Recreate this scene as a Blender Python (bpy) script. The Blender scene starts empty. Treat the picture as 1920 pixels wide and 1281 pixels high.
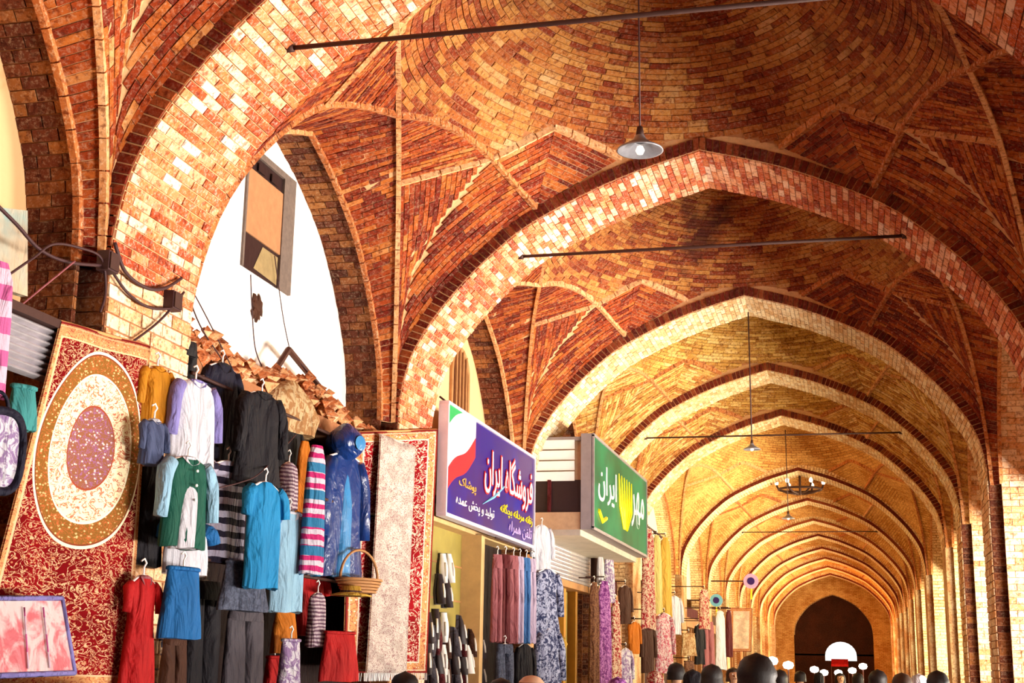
import bpy, bmesh, math, random, unicodedata
import numpy as np
from mathutils import Vector, Matrix

random.seed(7)
SC = bpy.context.scene
COL = SC.collection

# ---------------------------------------------------------------- camera
FPX, YAW, PIT, ROL, CAMX, CAMZ = 2591.45, 0.2438, 0.2295, 0.0172, 1.3261, 1.65
_fw = np.array([-math.sin(YAW)*math.cos(PIT), math.cos(YAW)*math.cos(PIT), math.sin(PIT)])
_r0 = np.array([math.cos(YAW), math.sin(YAW), 0.0]); _u0 = np.cross(_r0, _fw)
_rt = _r0*math.cos(ROL) + _u0*math.sin(ROL); _up = -_r0*math.sin(ROL) + _u0*math.cos(ROL)
CAM = np.array([CAMX, 0.0, CAMZ])
cd = bpy.data.cameras.new('camera'); cam = bpy.data.objects.new('camera', cd); COL.objects.link(cam)
cam.matrix_world = Matrix(((_rt[0], _up[0], -_fw[0], CAM[0]), (_rt[1], _up[1], -_fw[1], CAM[1]), (_rt[2], _up[2], -_fw[2], CAM[2]), (0, 0, 0, 1)))
cd.sensor_width = 36; cd.lens = FPX/1920*36; cd.clip_end = 400; cd.clip_start = 0.05
SC.camera = cam

def proj(P):
    d = np.asarray(P, float) - CAM
    z = d@_fw
    return 960+FPX*(d@_rt)/z, 640.5-FPX*(d@_up)/z, z
def ray(px, py):
    d = _fw*FPX + _rt*(px-960) - _up*(py-640.5)
    return d
def at_x(px, py, X): d = ray(px, py); return CAM + d*((X-CAM[0])/d[0])
def at_y(px, py, Y): d = ray(px, py); return CAM + d*(Y/d[1])

# ---------------------------------------------------------------- layout of the arcade
YA = [7.24, 12.79, 18.34, 23.27, 27.7, 35.76, 42.35, 48.23, 53.9, 59.66, 65.15, 70.8, 76.4]
DA = 1.09                    # depth of a transverse arch
SPR = 3.95                   # springing height

# ---------------------------------------------------------------- world, light, exposure
SC.view_settings.view_transform = 'Standard'; SC.view_settings.look = 'None'
SC.view_settings.gamma = 1.0; SC.view_settings.use_curve_mapping = False
SC.view_settings.exposure = 0.75
w = bpy.data.worlds.new('sky'); SC.world = w; w.use_nodes = True
bg = w.node_tree.nodes['Background']; bg.inputs[0].default_value = (1.0, 0.96, 0.88, 1); bg.inputs[1].default_value = 1.0

def area(name, loc, rot, sx, sy, power, col):
    l = bpy.data.lights.new(name, 'AREA'); l.shape = 'RECTANGLE'; l.size = sx; l.size_y = sy; l.energy = power; l.color = col
    o = bpy.data.objects.new(name, l); COL.objects.link(o); o.location = loc; o.rotation_euler = rot
    return o
def point(name, loc, power, col, rad=0.08):
    l = bpy.data.lights.new(name, 'POINT'); l.energy = power; l.color = col; l.shadow_soft_size = rad
    o = bpy.data.objects.new(name, l); COL.objects.link(o); o.location = loc
    return o
# unseen area lamps added as daylight off the pavement outside (one per bay)
_b = [1.7] + YA
for i in range(len(_b)-1):
    y0, y1 = _b[i]+DA, _b[i+1]
    k = 1.35 if i < 4 else 1.0
    c = (1.0, 0.90, 0.80) if i < 3 else (1.0, 0.82, 0.5)
    area('pavement_fill_light', (7.9, (y0+y1)/2, 0.06), (0, math.radians(168), 0), 3.8, (y1-y0)*0.98, 3300*k*(y1-y0)/4.46, c)

# ---------------------------------------------------------------- material helpers
MATS = {}
def nt_new(name):
    m = bpy.data.materials.new(name); m.use_nodes = True
    n = m.node_tree; b = n.nodes['Principled BSDF']
    MATS[name] = m
    return m, n, b
def N(n, t, **kw):
    x = n.nodes.new(t)
    for k, v in kw.items(): setattr(x, k, v)
    return x
def ramp(n, fac, stops, interp='LINEAR'):
    r = N(n, 'ShaderNodeValToRGB'); r.color_ramp.interpolation = interp
    e = r.color_ramp.elements
    while len(e) < len(stops): e.new(0.5)
    for i, (p, c) in enumerate(stops):
        e[i].position = p; e[i].color = (c[0], c[1], c[2], 1)
    n.links.new(fac, r.inputs[0])
    return r.outputs[0]
def mix(n, fac, a, b, mode='MIX'):
    m = N(n, 'ShaderNodeMix', data_type='RGBA', blend_type=mode)
    for sock, v in ((m.inputs[0], fac), (m.inputs[6], a), (m.inputs[7], b)):
        if hasattr(v, 'is_linked') or hasattr(v, 'links'): n.links.new(v, sock)
        elif isinstance(v, (int, float)): sock.default_value = v
        else: sock.default_value = (v[0], v[1], v[2], 1)
    return m.outputs[2]
def math_(n, op, a, b=0.0, c=None, clamp=False):
    m = N(n, 'ShaderNodeMath', operation=op); m.use_clamp = clamp
    for i, v in enumerate((a, b, c)):
        if v is None: continue
        if hasattr(v, 'links'): n.links.new(v, m.inputs[i])
        else: m.inputs[i].default_value = v
    return m.outputs[0]
def noise(n, scale, detail=4, coord=None, rough=0.6, dist=0.0):
    t = N(n, 'ShaderNodeTexNoise'); t.inputs['Scale'].default_value = scale; t.inputs['Detail'].default_value = detail
    t.inputs['Roughness'].default_value = rough; t.inputs['Distortion'].default_value = dist
    if coord is not None: n.links.new(coord, t.inputs['Vector'])
    return t.outputs[0]
def pos(n): return N(n, 'ShaderNodeNewGeometry').outputs['Position']
def bump(n, b, h, strength=0.3, dist=0.01):
    x = N(n, 'ShaderNodeBump'); x.inputs['Strength'].default_value = strength; x.inputs['Distance'].default_value = dist
    n.links.new(h, x.inputs['Height']); n.links.new(x.outputs[0], b.inputs['Normal'])

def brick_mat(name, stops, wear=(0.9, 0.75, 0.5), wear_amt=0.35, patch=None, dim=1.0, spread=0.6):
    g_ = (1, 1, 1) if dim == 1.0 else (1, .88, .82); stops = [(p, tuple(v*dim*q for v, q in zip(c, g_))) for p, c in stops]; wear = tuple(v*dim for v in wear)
    m, n, b = nt_new(name)
    oi = N(n, 'ShaderNodeObjectInfo').outputs['Random']
    at = N(n, 'ShaderNodeAttribute', attribute_name='rnd').outputs['Fac']
    r = math_(n, 'FRACT', math_(n, 'ADD', oi, at))
    p = pos(n)
    big = noise(n, 0.9, 3, p)
    f = math_(n, 'ADD', math_(n, 'MULTIPLY', r, spread), math_(n, 'MULTIPLY', math_(n, 'SUBTRACT', big, 0.5), 0.9), clamp=True)
    f = math_(n, 'ADD', f, 0.5-spread/2, clamp=True)
    c = ramp(n, f, stops)
    fine = noise(n, 38, 5, p, 0.75)
    c = mix(n, math_(n, 'MULTIPLY', ramp(n, fine, [(0.5, (0, 0, 0)), (0.68, (1, 1, 1))]), wear_amt), c, wear)
    dark = ramp(n, noise(n, 22, 4, p, 0.7), [(0.36, (0.45, 0.32, 0.28)), (0.5, (1, 1, 1))])
    c = mix(n, 1.0, c, dark, 'MULTIPLY')
    if patch:
        s = ramp(n, noise(n, 0.75, 4, p, 0.65, 0.6), [(patch[0], (0, 0, 0)), (patch[0]+0.12, (1, 1, 1))])
        c = mix(n, math_(n, 'MULTIPLY', s, patch[1]), c, patch[2])
    n.links.new(c, b.inputs['Base Color']); b.inputs['Roughness'].default_value = 0.9
    b.inputs['Specular IOR Level'].default_value = 0.15
    bump(n, b, fine, 0.5, 0.01)
    return m
def brick_tex_mat(name, c1, c2, mortar, sc=1.0):
    m, n, b = nt_new(name)
    uv = N(n, 'ShaderNodeUVMap').outputs[0]
    t = N(n, 'ShaderNodeTexBrick'); n.links.new(uv, t.inputs['Vector'])
    t.inputs['Color1'].default_value = (*c1, 1); t.inputs['Color2'].default_value = (*c2, 1); t.inputs['Mortar'].default_value = (*mortar, 1)
    t.inputs['Scale'].default_value = 1.0; t.inputs['Brick Width'].default_value = 0.24; t.inputs['Row Height'].default_value = 0.075
    t.inputs['Mortar Size'].default_value = 0.010; t.inputs['Bias'].default_value = 0.0
    p = pos(n)
    big = noise(n, 1.3, 4, p)
    c = mix(n, math_(n, 'MULTIPLY', ramp(n, big, [(0.42, (0, 0, 0)), (0.62, (1, 1, 1))]), 0.45), t.outputs[0], [min(1, x*1.25+0.06) for x in c2])
    fine = noise(n, 26, 4, p, 0.7)
    c = mix(n, 1.0, c, ramp(n, fine, [(0.35, (0.5, 0.4, 0.35)), (0.55, (1, 1, 1))]), 'MULTIPLY')
    n.links.new(c, b.inputs['Base Color']); b.inputs['Roughness'].default_value = 0.9; b.inputs['Specular IOR Level'].default_value = 0.15
    bump(n, b, t.outputs['Fac'], 0.6, -0.02)
    return m
def plain(name, col, rough=0.7, metal=0.0, var=0.25, scale=14, bumpy=0.15, emit=None, spec=0.3):
    m, n, b = nt_new(name)
    p = N(n, 'ShaderNodeTexCoord').outputs['Object']
    f = noise(n, scale, 4, p)
    c = mix(n, math_(n, 'MULTIPLY', f, 1.0), [x*(1-var) for x in col], [min(1, x*(1+var)) for x in col])
    n.links.new(c, b.inputs['Base Color']); b.inputs['Roughness'].default_value = rough; b.inputs['Metallic'].default_value = metal
    b.inputs['Specular IOR Level'].default_value = spec
    if bumpy: bump(n, b, f, bumpy, 0.02)
    if emit:
        b.inputs['Emission Color'].default_value = (*emit[0], 1); b.inputs['Emission Strength'].default_value = emit[1]
    return m

brick_mat('arch_brick', [(0.0, (0.20, 0.02, 0.01)), (0.28, (0.50, 0.085, 0.022)), (0.52, (0.68, 0.21, 0.065)), (0.74, (0.80, 0.44, 0.25)), (1.0, (0.93, 0.84, 0.72))], wear=(0.93, 0.82, 0.7), wear_amt=0.5, spread=0.7)
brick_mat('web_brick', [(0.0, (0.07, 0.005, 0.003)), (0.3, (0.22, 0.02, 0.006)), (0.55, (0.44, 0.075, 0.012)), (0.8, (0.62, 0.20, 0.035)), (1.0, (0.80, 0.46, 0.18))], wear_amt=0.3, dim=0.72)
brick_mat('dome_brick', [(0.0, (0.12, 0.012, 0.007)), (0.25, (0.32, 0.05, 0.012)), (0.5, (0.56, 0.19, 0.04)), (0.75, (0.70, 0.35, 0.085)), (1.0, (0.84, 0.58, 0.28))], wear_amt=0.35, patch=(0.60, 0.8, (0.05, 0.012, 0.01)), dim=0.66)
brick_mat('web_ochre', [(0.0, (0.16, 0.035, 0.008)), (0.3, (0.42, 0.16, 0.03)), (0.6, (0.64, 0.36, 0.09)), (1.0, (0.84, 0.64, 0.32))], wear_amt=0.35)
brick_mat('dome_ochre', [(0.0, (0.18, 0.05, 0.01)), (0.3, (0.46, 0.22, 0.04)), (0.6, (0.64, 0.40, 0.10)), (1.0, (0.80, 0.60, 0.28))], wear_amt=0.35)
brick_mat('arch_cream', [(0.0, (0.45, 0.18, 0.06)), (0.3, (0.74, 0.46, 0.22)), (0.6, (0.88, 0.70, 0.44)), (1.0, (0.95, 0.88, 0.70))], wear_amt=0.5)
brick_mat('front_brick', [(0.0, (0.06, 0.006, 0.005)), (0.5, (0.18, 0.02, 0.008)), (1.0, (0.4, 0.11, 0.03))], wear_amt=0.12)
brick_mat('rib_brick', [(0.0, (0.30, 0.06, 0.015)), (0.5, (0.56, 0.2, 0.055)), (1.0, (0.8, 0.5, 0.24))], wear_amt=0.5)
brick_mat('cream_brick', [(0.0, (0.42, 0.10, 0.03)), (0.25, (0.70, 0.34, 0.14)), (0.55, (0.84, 0.58, 0.34)), (1.0, (0.93, 0.84, 0.66))], wear=(0.93, 0.85, 0.7), wear_amt=0.5)
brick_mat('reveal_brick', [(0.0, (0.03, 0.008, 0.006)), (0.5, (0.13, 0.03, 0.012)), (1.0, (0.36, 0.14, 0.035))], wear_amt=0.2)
plain('mortar', (0.60, 0.34, 0.16), 0.95, var=0.25, scale=30)
plain('mortar_arch', (0.70, 0.42, 0.2), 0.95, var=0.3, scale=30)
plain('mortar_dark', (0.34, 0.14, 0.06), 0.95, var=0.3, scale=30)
plain('mortar_mid', (0.36, 0.14, 0.05), 0.95, var=0.3, scale=30)
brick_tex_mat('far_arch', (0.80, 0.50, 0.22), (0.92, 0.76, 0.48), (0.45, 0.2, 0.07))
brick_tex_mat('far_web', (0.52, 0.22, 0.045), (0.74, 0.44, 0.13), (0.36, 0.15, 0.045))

# ---------------------------------------------------------------- object helpers
def link(o, parent=None):
    COL.objects.link(o)
    if parent is not None: o.parent = parent
    return o
def tag(o, label=None, cat=None, group=None, kind=None):
    if label: o['label'] = label
    if cat: o['category'] = cat
    if group: o['group'] = group
    if kind: o['kind'] = kind
    return o
def empty(name, loc=(0, 0, 0), rz=0.0, label=None, cat=None, group=None, kind=None):
    o = bpy.data.objects.new(name, None); o.empty_display_size = 0.1
    o.location = loc; o.rotation_euler = (0, 0, rz); COL.objects.link(o)
    return tag(o, label, cat, group, kind)
def mesh(name, verts, faces, mat, parent=None, smooth=False, uvs=None):
    me = bpy.data.meshes.new(name); me.from_pydata([tuple(map(float, v)) for v in verts], [], [tuple(f) for f in faces])
    if mat is not None:
        for x in (mat if isinstance(mat, (list, tuple)) else [mat]): me.materials.append(MATS[x] if isinstance(x, str) else x)
    if uvs is not None:
        l = me.uv_layers.new(name='UVMap')
        for p in me.polygons:
            for li, vi in zip(p.loop_indices, p.vertices): l.data[li].uv = uvs[vi]
    if smooth: me.shade_smooth()
    o = bpy.data.objects.new(name, me)
    return link(o, parent)
class MB:
    """collects shapes into one mesh"""
    def __init__(self): self.v = []; self.f = []; self.mi = []
    def add(self, vs, fs, mi=0):
        k = len(self.v); self.v += [tuple(x) for x in vs]; self.f += [tuple(i+k for i in f) for f in fs]; self.mi += [mi]*len(fs)
        return self
    def box(self, c, s, rz=0.0, mi=0, M=None):
        vs = [Vector((x*s[0]/2, y*s[1]/2, z*s[2]/2)) for x in (-1, 1) for y in (-1, 1) for z in (-1, 1)]
        R = Matrix.Rotation(rz, 3, 'Z') if M is None else M
        vs = [R@v + Vector(c) for v in vs]
        return self.add(vs, [(0, 1, 3, 2), (4, 6, 7, 5), (0, 4, 5, 1), (2, 3, 7, 6), (0, 2, 6, 4), (1, 5, 7, 3)], mi)
    def b2(self, a, b, mi=0):
        return self.box([(a[i]+b[i])/2 for i in range(3)], [abs(b[i]-a[i]) for i in range(3)], mi=mi)
    def tube(self, pts, r, seg=8, mi=0, cap=True):
        pts = [Vector(p) for p in pts]; rr = r if isinstance(r, (list, tuple)) else [r]*len(pts)
        rings = []; prev = None
        for i, p in enumerate(pts):
            t = (pts[min(i+1, len(pts)-1)] - pts[max(i-1, 0)]).normalized()
            a = prev if prev is not None else (Vector((0, 0, 1)) if abs(t.z) < 0.9 else Vector((1, 0, 0)))
            a = (a - t*a.dot(t)).normalized(); prev = a; bb = t.cross(a)
            rings.append([p + (a*math.cos(2*math.pi*k/seg) + bb*math.sin(2*math.pi*k/seg))*rr[i] for k in range(seg)])
        vs = [v for g in rings for v in g]; fs = []
        for i in range(len(pts)-1):
            for k in range(seg):
                fs.append((i*seg+k, i*seg+(k+1) % seg, (i+1)*seg+(k+1) % seg, (i+1)*seg+k))
        if cap: fs += [tuple(range(seg))[::-1], tuple(range((len(pts)-1)*seg, len(pts)*seg))]
        return self.add(vs, fs, mi)
    def lathe(self, prof, c=(0, 0, 0), seg=24, mi=0, sx=1.0, sy=1.0):
        vs = [(c[0]+r*sx*math.cos(2*math.pi*k/seg), c[1]+r*sy*math.sin(2*math.pi*k/seg), c[2]+z) for r, z in prof for k in range(seg)]
        fs = [(i*seg+k, i*seg+(k+1) % seg, (i+1)*seg+(k+1) % seg, (i+1)*seg+k) for i in range(len(prof)-1) for k in range(seg)]
        return self.add(vs, fs, mi)
    def grid(self, P, closed=False, mi=0):
        """P[i][j] points"""
        m, k = len(P), len(P[0])
        vs = [p for row in P for p in row]
        fs = [(i*k+j, i*k+(j+1) % k, (i+1)*k+(j+1) % k, (i+1)*k+j) for i in range(m-1) for j in range(k if closed else k-1)]
        return self.add(vs, fs, mi)
    def build(self, name, mat, parent=None, smooth=False):
        o = mesh(name, self.v, self.f, mat, parent, smooth)
        if max(self.mi, default=0) > 0: o.data.polygons.foreach_set('material_index', self.mi)
        return o
def cable(name, pts, r, mat, parent=None, smooth=True):
    # dense catmull-rom through pts
    P = [Vector(p) for p in pts]; out = []
    for i in range(len(P)-1):
        a, b, c, d = P[max(i-1, 0)], P[i], P[i+1], P[min(i+2, len(P)-1)]
        for k in range(6):
            t = k/6; out.append(0.5*((2*b)+(c-a)*t+(2*a-5*b+4*c-d)*t*t+(3*b-a-3*c+d)*t**3))
    out.append(P[-1])
    return MB().tube(out, r, 6).build(name, mat, parent, smooth)

# ---------------------------------------------------------------- curves and brick laying
class Curve:
    def __init__(self, pts):
        self.p = np.array(pts, float); d = np.linalg.norm(np.diff(self.p, axis=0), axis=1)
        self.s = np.concatenate([[0], np.cumsum(d)]); self.len = self.s[-1]; self.s /= self.len
    def __call__(self, t):
        t = min(max(t, 0.0), 1.0)
        i = min(max(int(np.searchsorted(self.s, t))-1, 0), len(self.s)-2)
        a = (t-self.s[i])/(self.s[i+1]-self.s[i])
        return self.p[i]*(1-a)+self.p[i+1]*a
def smooth_pts(pts, n=8):
    P = [np.array(p, float) for p in pts]; out = []
    for i in range(len(P)-1):
        a, b, c, d = P[max(i-1, 0)], P[i], P[i+1], P[min(i+2, len(P)-1)]
        for k in range(n):
            t = k/n; out.append(0.5*((2*b)+(c-a)*t+(2*a-5*b+4*c-d)*t*t+(3*b-a-3*c+d)*t**3))
    out.append(P[-1])
    return out
PROF = [(3.0, 3.95), (2.985, 4.2), (2.90, 4.58), (2.73, 4.90), (2.47, 5.24), (2.09, 5.62), (1.63, 5.96), (0.80, 6.34), (0.0, 6.58)]
PS = np.array(smooth_pts(PROF, 6))                   # half arch, springing to apex
PLEN = Curve(PS).len
PN = []
for i in range(len(PS)):
    t = PS[min(i+1, len(PS)-1)]-PS[max(i-1, 0)]; nrm = np.array([t[1], -t[0]]); nrm /= np.linalg.norm(nrm)
    PN.append(nrm if nrm[0]*PS[i][0]+nrm[1]*(PS[i][1]-3) > 0 else -nrm)
PN = np.array(PN)
def half_arch(off):                                  # intrados offset outwards by off
    q = PS + PN*off; q[-1][0] = 0.0; q[-1][1] = PS[-1][1]+off*1.08
    return q
def arch_z(x, off=0.0):
    q = half_arch(off); xs = q[::-1, 0]; return float(np.interp(abs(x), xs, q[::-1, 1]))

class Bricks:
    def __init__(self): self.q = []
    def quad(self, a, b, c, d, inward, depth=0.012, joint=0.008, back=0.03):
        """four corners on the surface (a-b along the course), inward: a point on the side that is seen"""
        a, b, c, d = (np.asarray(x, float) for x in (a, b, c, d))
        m = (a+b+c+d)/4
        n = np.cross(b-a, d-a)+1e-12; ln = np.linalg.norm(n)
        if ln < 1e-6: return
        n /= ln
        if n@(np.asarray(inward)-m) < 0: n = -n; a, b, c, d = b, a, d, c
        lu = np.linalg.norm(b-a)+np.linalg.norm(c-d); lv = np.linalg.norm(d-a)+np.linalg.norm(c-b)
        if lu < 0.05 or lv < 0.04: return
        fu, fv = min(0.4, joint/(lu/2)), min(0.4, joint/(lv/2))
        u = ((b-a)+(c-d))/2; v = ((d-a)+(c-b))/2
        q = [a+u*fu/2+v*fv/2, b-u*fu/2+v*fv/2, c-u*fu/2-v*fv/2, d+u*fu/2-v*fv/2]
        dep = depth*random.uniform(0.6, 1.4)
        f = [x+n*dep for x in q]; k = [x-n*back for x in q]
        self.q.append((np.array(f+k), n, random.random()))
    def patch(self, S, lt, mode='rows', h=0.075, bl=0.24, inward=(0, 0, 3), **kw):
        if mode == 'rows':
            nr = max(1, round(lt/h))
            for i in range(nr):
                t0, t1 = i/nr, (i+1)/nr
                wd = np.linalg.norm(S(0, (t0+t1)/2)-S(1, (t0+t1)/2))
                nb = max(1, round(wd/bl)); o = 0.5 if i % 2 else 0.0
                ed = [0.0]+[min(1, (k+o+random.uniform(-.04, .04))/nb) for k in range(0 if o else 1, nb)]+[1.0]
                if nb == 1: ed = [0.0, 1.0]
                for s0, s1 in zip(ed[:-1], ed[1:]):
                    self.quad(S(s0, t0), S(s1, t0), S(s1, t1), S(s0, t1), inward, **kw)
        else:                                       # courses run along t, stacked from the s = 1 edge
            nt = max(2, round(lt/bl)); wmax = max(np.linalg.norm(S(0, t)-S(1, t)) for t in np.linspace(0, 1, 12))
            for j in range(int(wmax/h)+1):
                for i in range(nt+1):
                    t0, t1 = (i-(0.5 if j % 2 else 0))/nt, (i+1-(0.5 if j % 2 else 0))/nt
                    t0, t1 = max(0, t0), min(1, t1)
                    if t1-t0 < 0.2/nt: continue
                    c = []
                    ok = True
                    for t in (t0, t1):
                        wd = np.linalg.norm(S(0, t)-S(1, t))+1e-9
                        a, b = 1-j*h/wd, 1-(j+1)*h/wd
                        if a < 0.02: ok = False
                        c.append((a, max(b, 0.0)))
                    if ok: self.quad(S(c[0][0], t0), S(c[1][0], t1), S(c[1][1], t1), S(c[0][1], t0), inward, **kw)
    def finish(self, parent, mat, nparts, name='brick', rest='brick_courses'):
        F = [(0, 1, 2, 3), (0, 4, 5, 1), (1, 5, 6, 2), (2, 6, 7, 3), (3, 7, 4, 0)]
        sel = set()
        if nparts:
            sc = []
            for i, (v, n, r) in enumerate(self.q):
                m = v[:4].mean(0); x, y, z = proj(m)
                if z < 0.5 or not (-5 < x < 1925 and -5 < y < 1286): continue
                cosf = n@(CAM-m)
                if cosf <= 0: continue
                pp = np.array([proj(k)[:2] for k in v[:4]])
                ar = 0.5*abs(np.dot(pp[:, 0], np.roll(pp[:, 1], 1))-np.dot(pp[:, 1], np.roll(pp[:, 0], 1)))
                sc.append((ar, i))
            sc.sort(reverse=True); sel = {i for a, i in sc[:nparts] if a > 40}
        mt = MATS[mat]
        vs, fs, rn = [], [], []
        for i, (v, n, r) in enumerate(self.q):
            if i in sel:
                c = v.mean(0); me = bpy.data.meshes.new(name); me.from_pydata([tuple(x) for x in (v-c)], [], F)
                me.materials.append(mt)
                o = bpy.data.objects.new(name, me); o.location = c; COL.objects.link(o); o.parent = parent
            else:
                k = len(vs); vs += [tuple(x) for x in v]; fs += [tuple(j+k for j in f) for f in F]; rn += [r]*5
        if vs:
            o = mesh(rest, vs, fs, mat, parent); o['kind'] = 'stuff'
            a = o.data.attributes.new('rnd', 'FLOAT', 'FACE'); a.data.foreach_set('value', rn)
        return self

def surf(mb_uv, S, ns, nt, lu, lv, inward):
    """adds a grid of S to (verts, faces, uvs)"""
    V, Fc, U = mb_uv; k = len(V)
    for i in range(nt+1):
        for j in range(ns+1):
            V.append(tuple(S(j/ns, i/nt))); U.append((j/ns*lu, i/nt*lv))
    a = np.array(V[k+1])-np.array(V[k]); b = np.array(V[k+ns+1])-np.array(V[k]);
    mid = S(0.5, 0.5); e = 1e-2
    n = np.cross(S(0.5+e, 0.5)-S(0.5-e, 0.5), S(0.5, 0.5+e)-S(0.5, 0.5-e))
    fl = n@(np.asarray(inward)-mid) < 0
    for i in range(nt):
        for j in range(ns):
            f = (k+i*(ns+1)+j, k+i*(ns+1)+j+1, k+(i+1)*(ns+1)+j+1, k+(i+1)*(ns+1)+j)
            Fc.append(f[::-1] if fl else f)
ORD = ['first', 'second', 'third', 'fourth', 'fifth', 'sixth', 'seventh', 'eighth', 'ninth', 'tenth', 'eleventh', 'twelfth', 'thirteenth', 'fourteenth']
def ruled(A, B): return lambda s, t: A(t)*(1-s)+B(t)*s

# ================================================================ STRUCTURE
mesh('floor', [(-6, -5, 0), (11, -5, 0), (11, 95, 0), (-6, 95, 0)], [(0, 1, 2, 3)], plain('floor_stone', (0.10, 0.06, 0.045), 0.7, scale=3))['kind'] = 'structure'
bpy.data.objects['floor']['label'] = 'worn stone floor of the arcade'

def transverse_arch(i, y, near):
    root = empty('brick_arch', (0, 0, 0), kind='structure', label='%s pointed brick arch across the arcade, counted inwards' % ORD[i])
    inn, out = half_arch(0.0), half_arch(0.30); fr = half_arch(0.13)
    # core: soffit, faces
    V, F, U = [], [], []
    cl = Curve([(-3.0, 0.0)]+[(-p[0], p[1]) for p in inn]); n = 44
    full = [(-p[0], p[1]) for p in inn]+[(p[0], p[1]) for p in inn[::-1][1:]]
    fullo = [(-p[0], p[1]) for p in out]+[(p[0], p[1]) for p in out[::-1][1:]]
    s = 0.0; m = len(full)
    for k in range(m):
        if k: s += math.dist(full[k], full[k-1])
        V += [(full[k][0], y, full[k][1]), (full[k][0], y+DA, full[k][1]), (fullo[k][0], y, fullo[k][1]), (fullo[k][0], y+DA, fullo[k][1])]
        U += [(0, s), (DA, s), (0.30, s), (0.8, s)]
    for k in range(m-1):
        a, b = k*4, k*4+4
        F += [(a, a+1, b+1, b), (a, b, b+2, a+2), (a+1, a+3, b+3, b+1), (a+2, b+2, b+3, a+3)]
    mesh('arch_core', V, F, 'mortar_arch' if near else 'far_arch', root, uvs=U)
    if not near:
        fo = half_arch(.08); ff = [(-p[0], p[1]) for p in fo]+[(p[0], p[1]) for p in fo[::-1][1:]]
        V = [(a, y-.012, b) for a, b in full]+[(a, y-.012, b) for a, b in ff]; F = [(k, k+1, m+k+1, m+k) for k in range(m-1)]
        mesh('arch_ring', V, F, 'front_brick', root); return root
    Cu = Curve([(p[0], p[1]) for p in inn]); ncs = round(PLEN/0.066)
    B = Bricks(); Bf = Bricks()
    for sg in (-1, 1):
        S = lambda s, t, sg=sg: np.array([sg*Cu(t)[0], y+DA*s, Cu(t)[1]])
        B.patch(S, PLEN, 'rows', 0.062, 0.22, (0, y+0.5, 2.0))
        Co = Curve([(p[0], p[1]) for p in fr])
        S2 = lambda s, t, sg=sg: np.array([sg*(Cu(t)[0]*(1-s)+Co(t)[0]*s), y, Cu(t)[1]*(1-s)+Co(t)[1]*s])
        for k in range(ncs):
            t0, t1 = k/ncs, (k+1)/ncs
            Bf.quad(S2(0, t0), S2(1, t0), S2(1, t1), S2(0, t1), (0, y-2, 5), joint=0.012, depth=0.014)
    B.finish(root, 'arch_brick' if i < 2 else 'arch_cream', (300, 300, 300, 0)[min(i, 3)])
    Bf.finish(root, 'front_brick', (100, 150, 0, 0)[min(i, 3)], name='ring_brick', rest='ring_courses')
    return root

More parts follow.
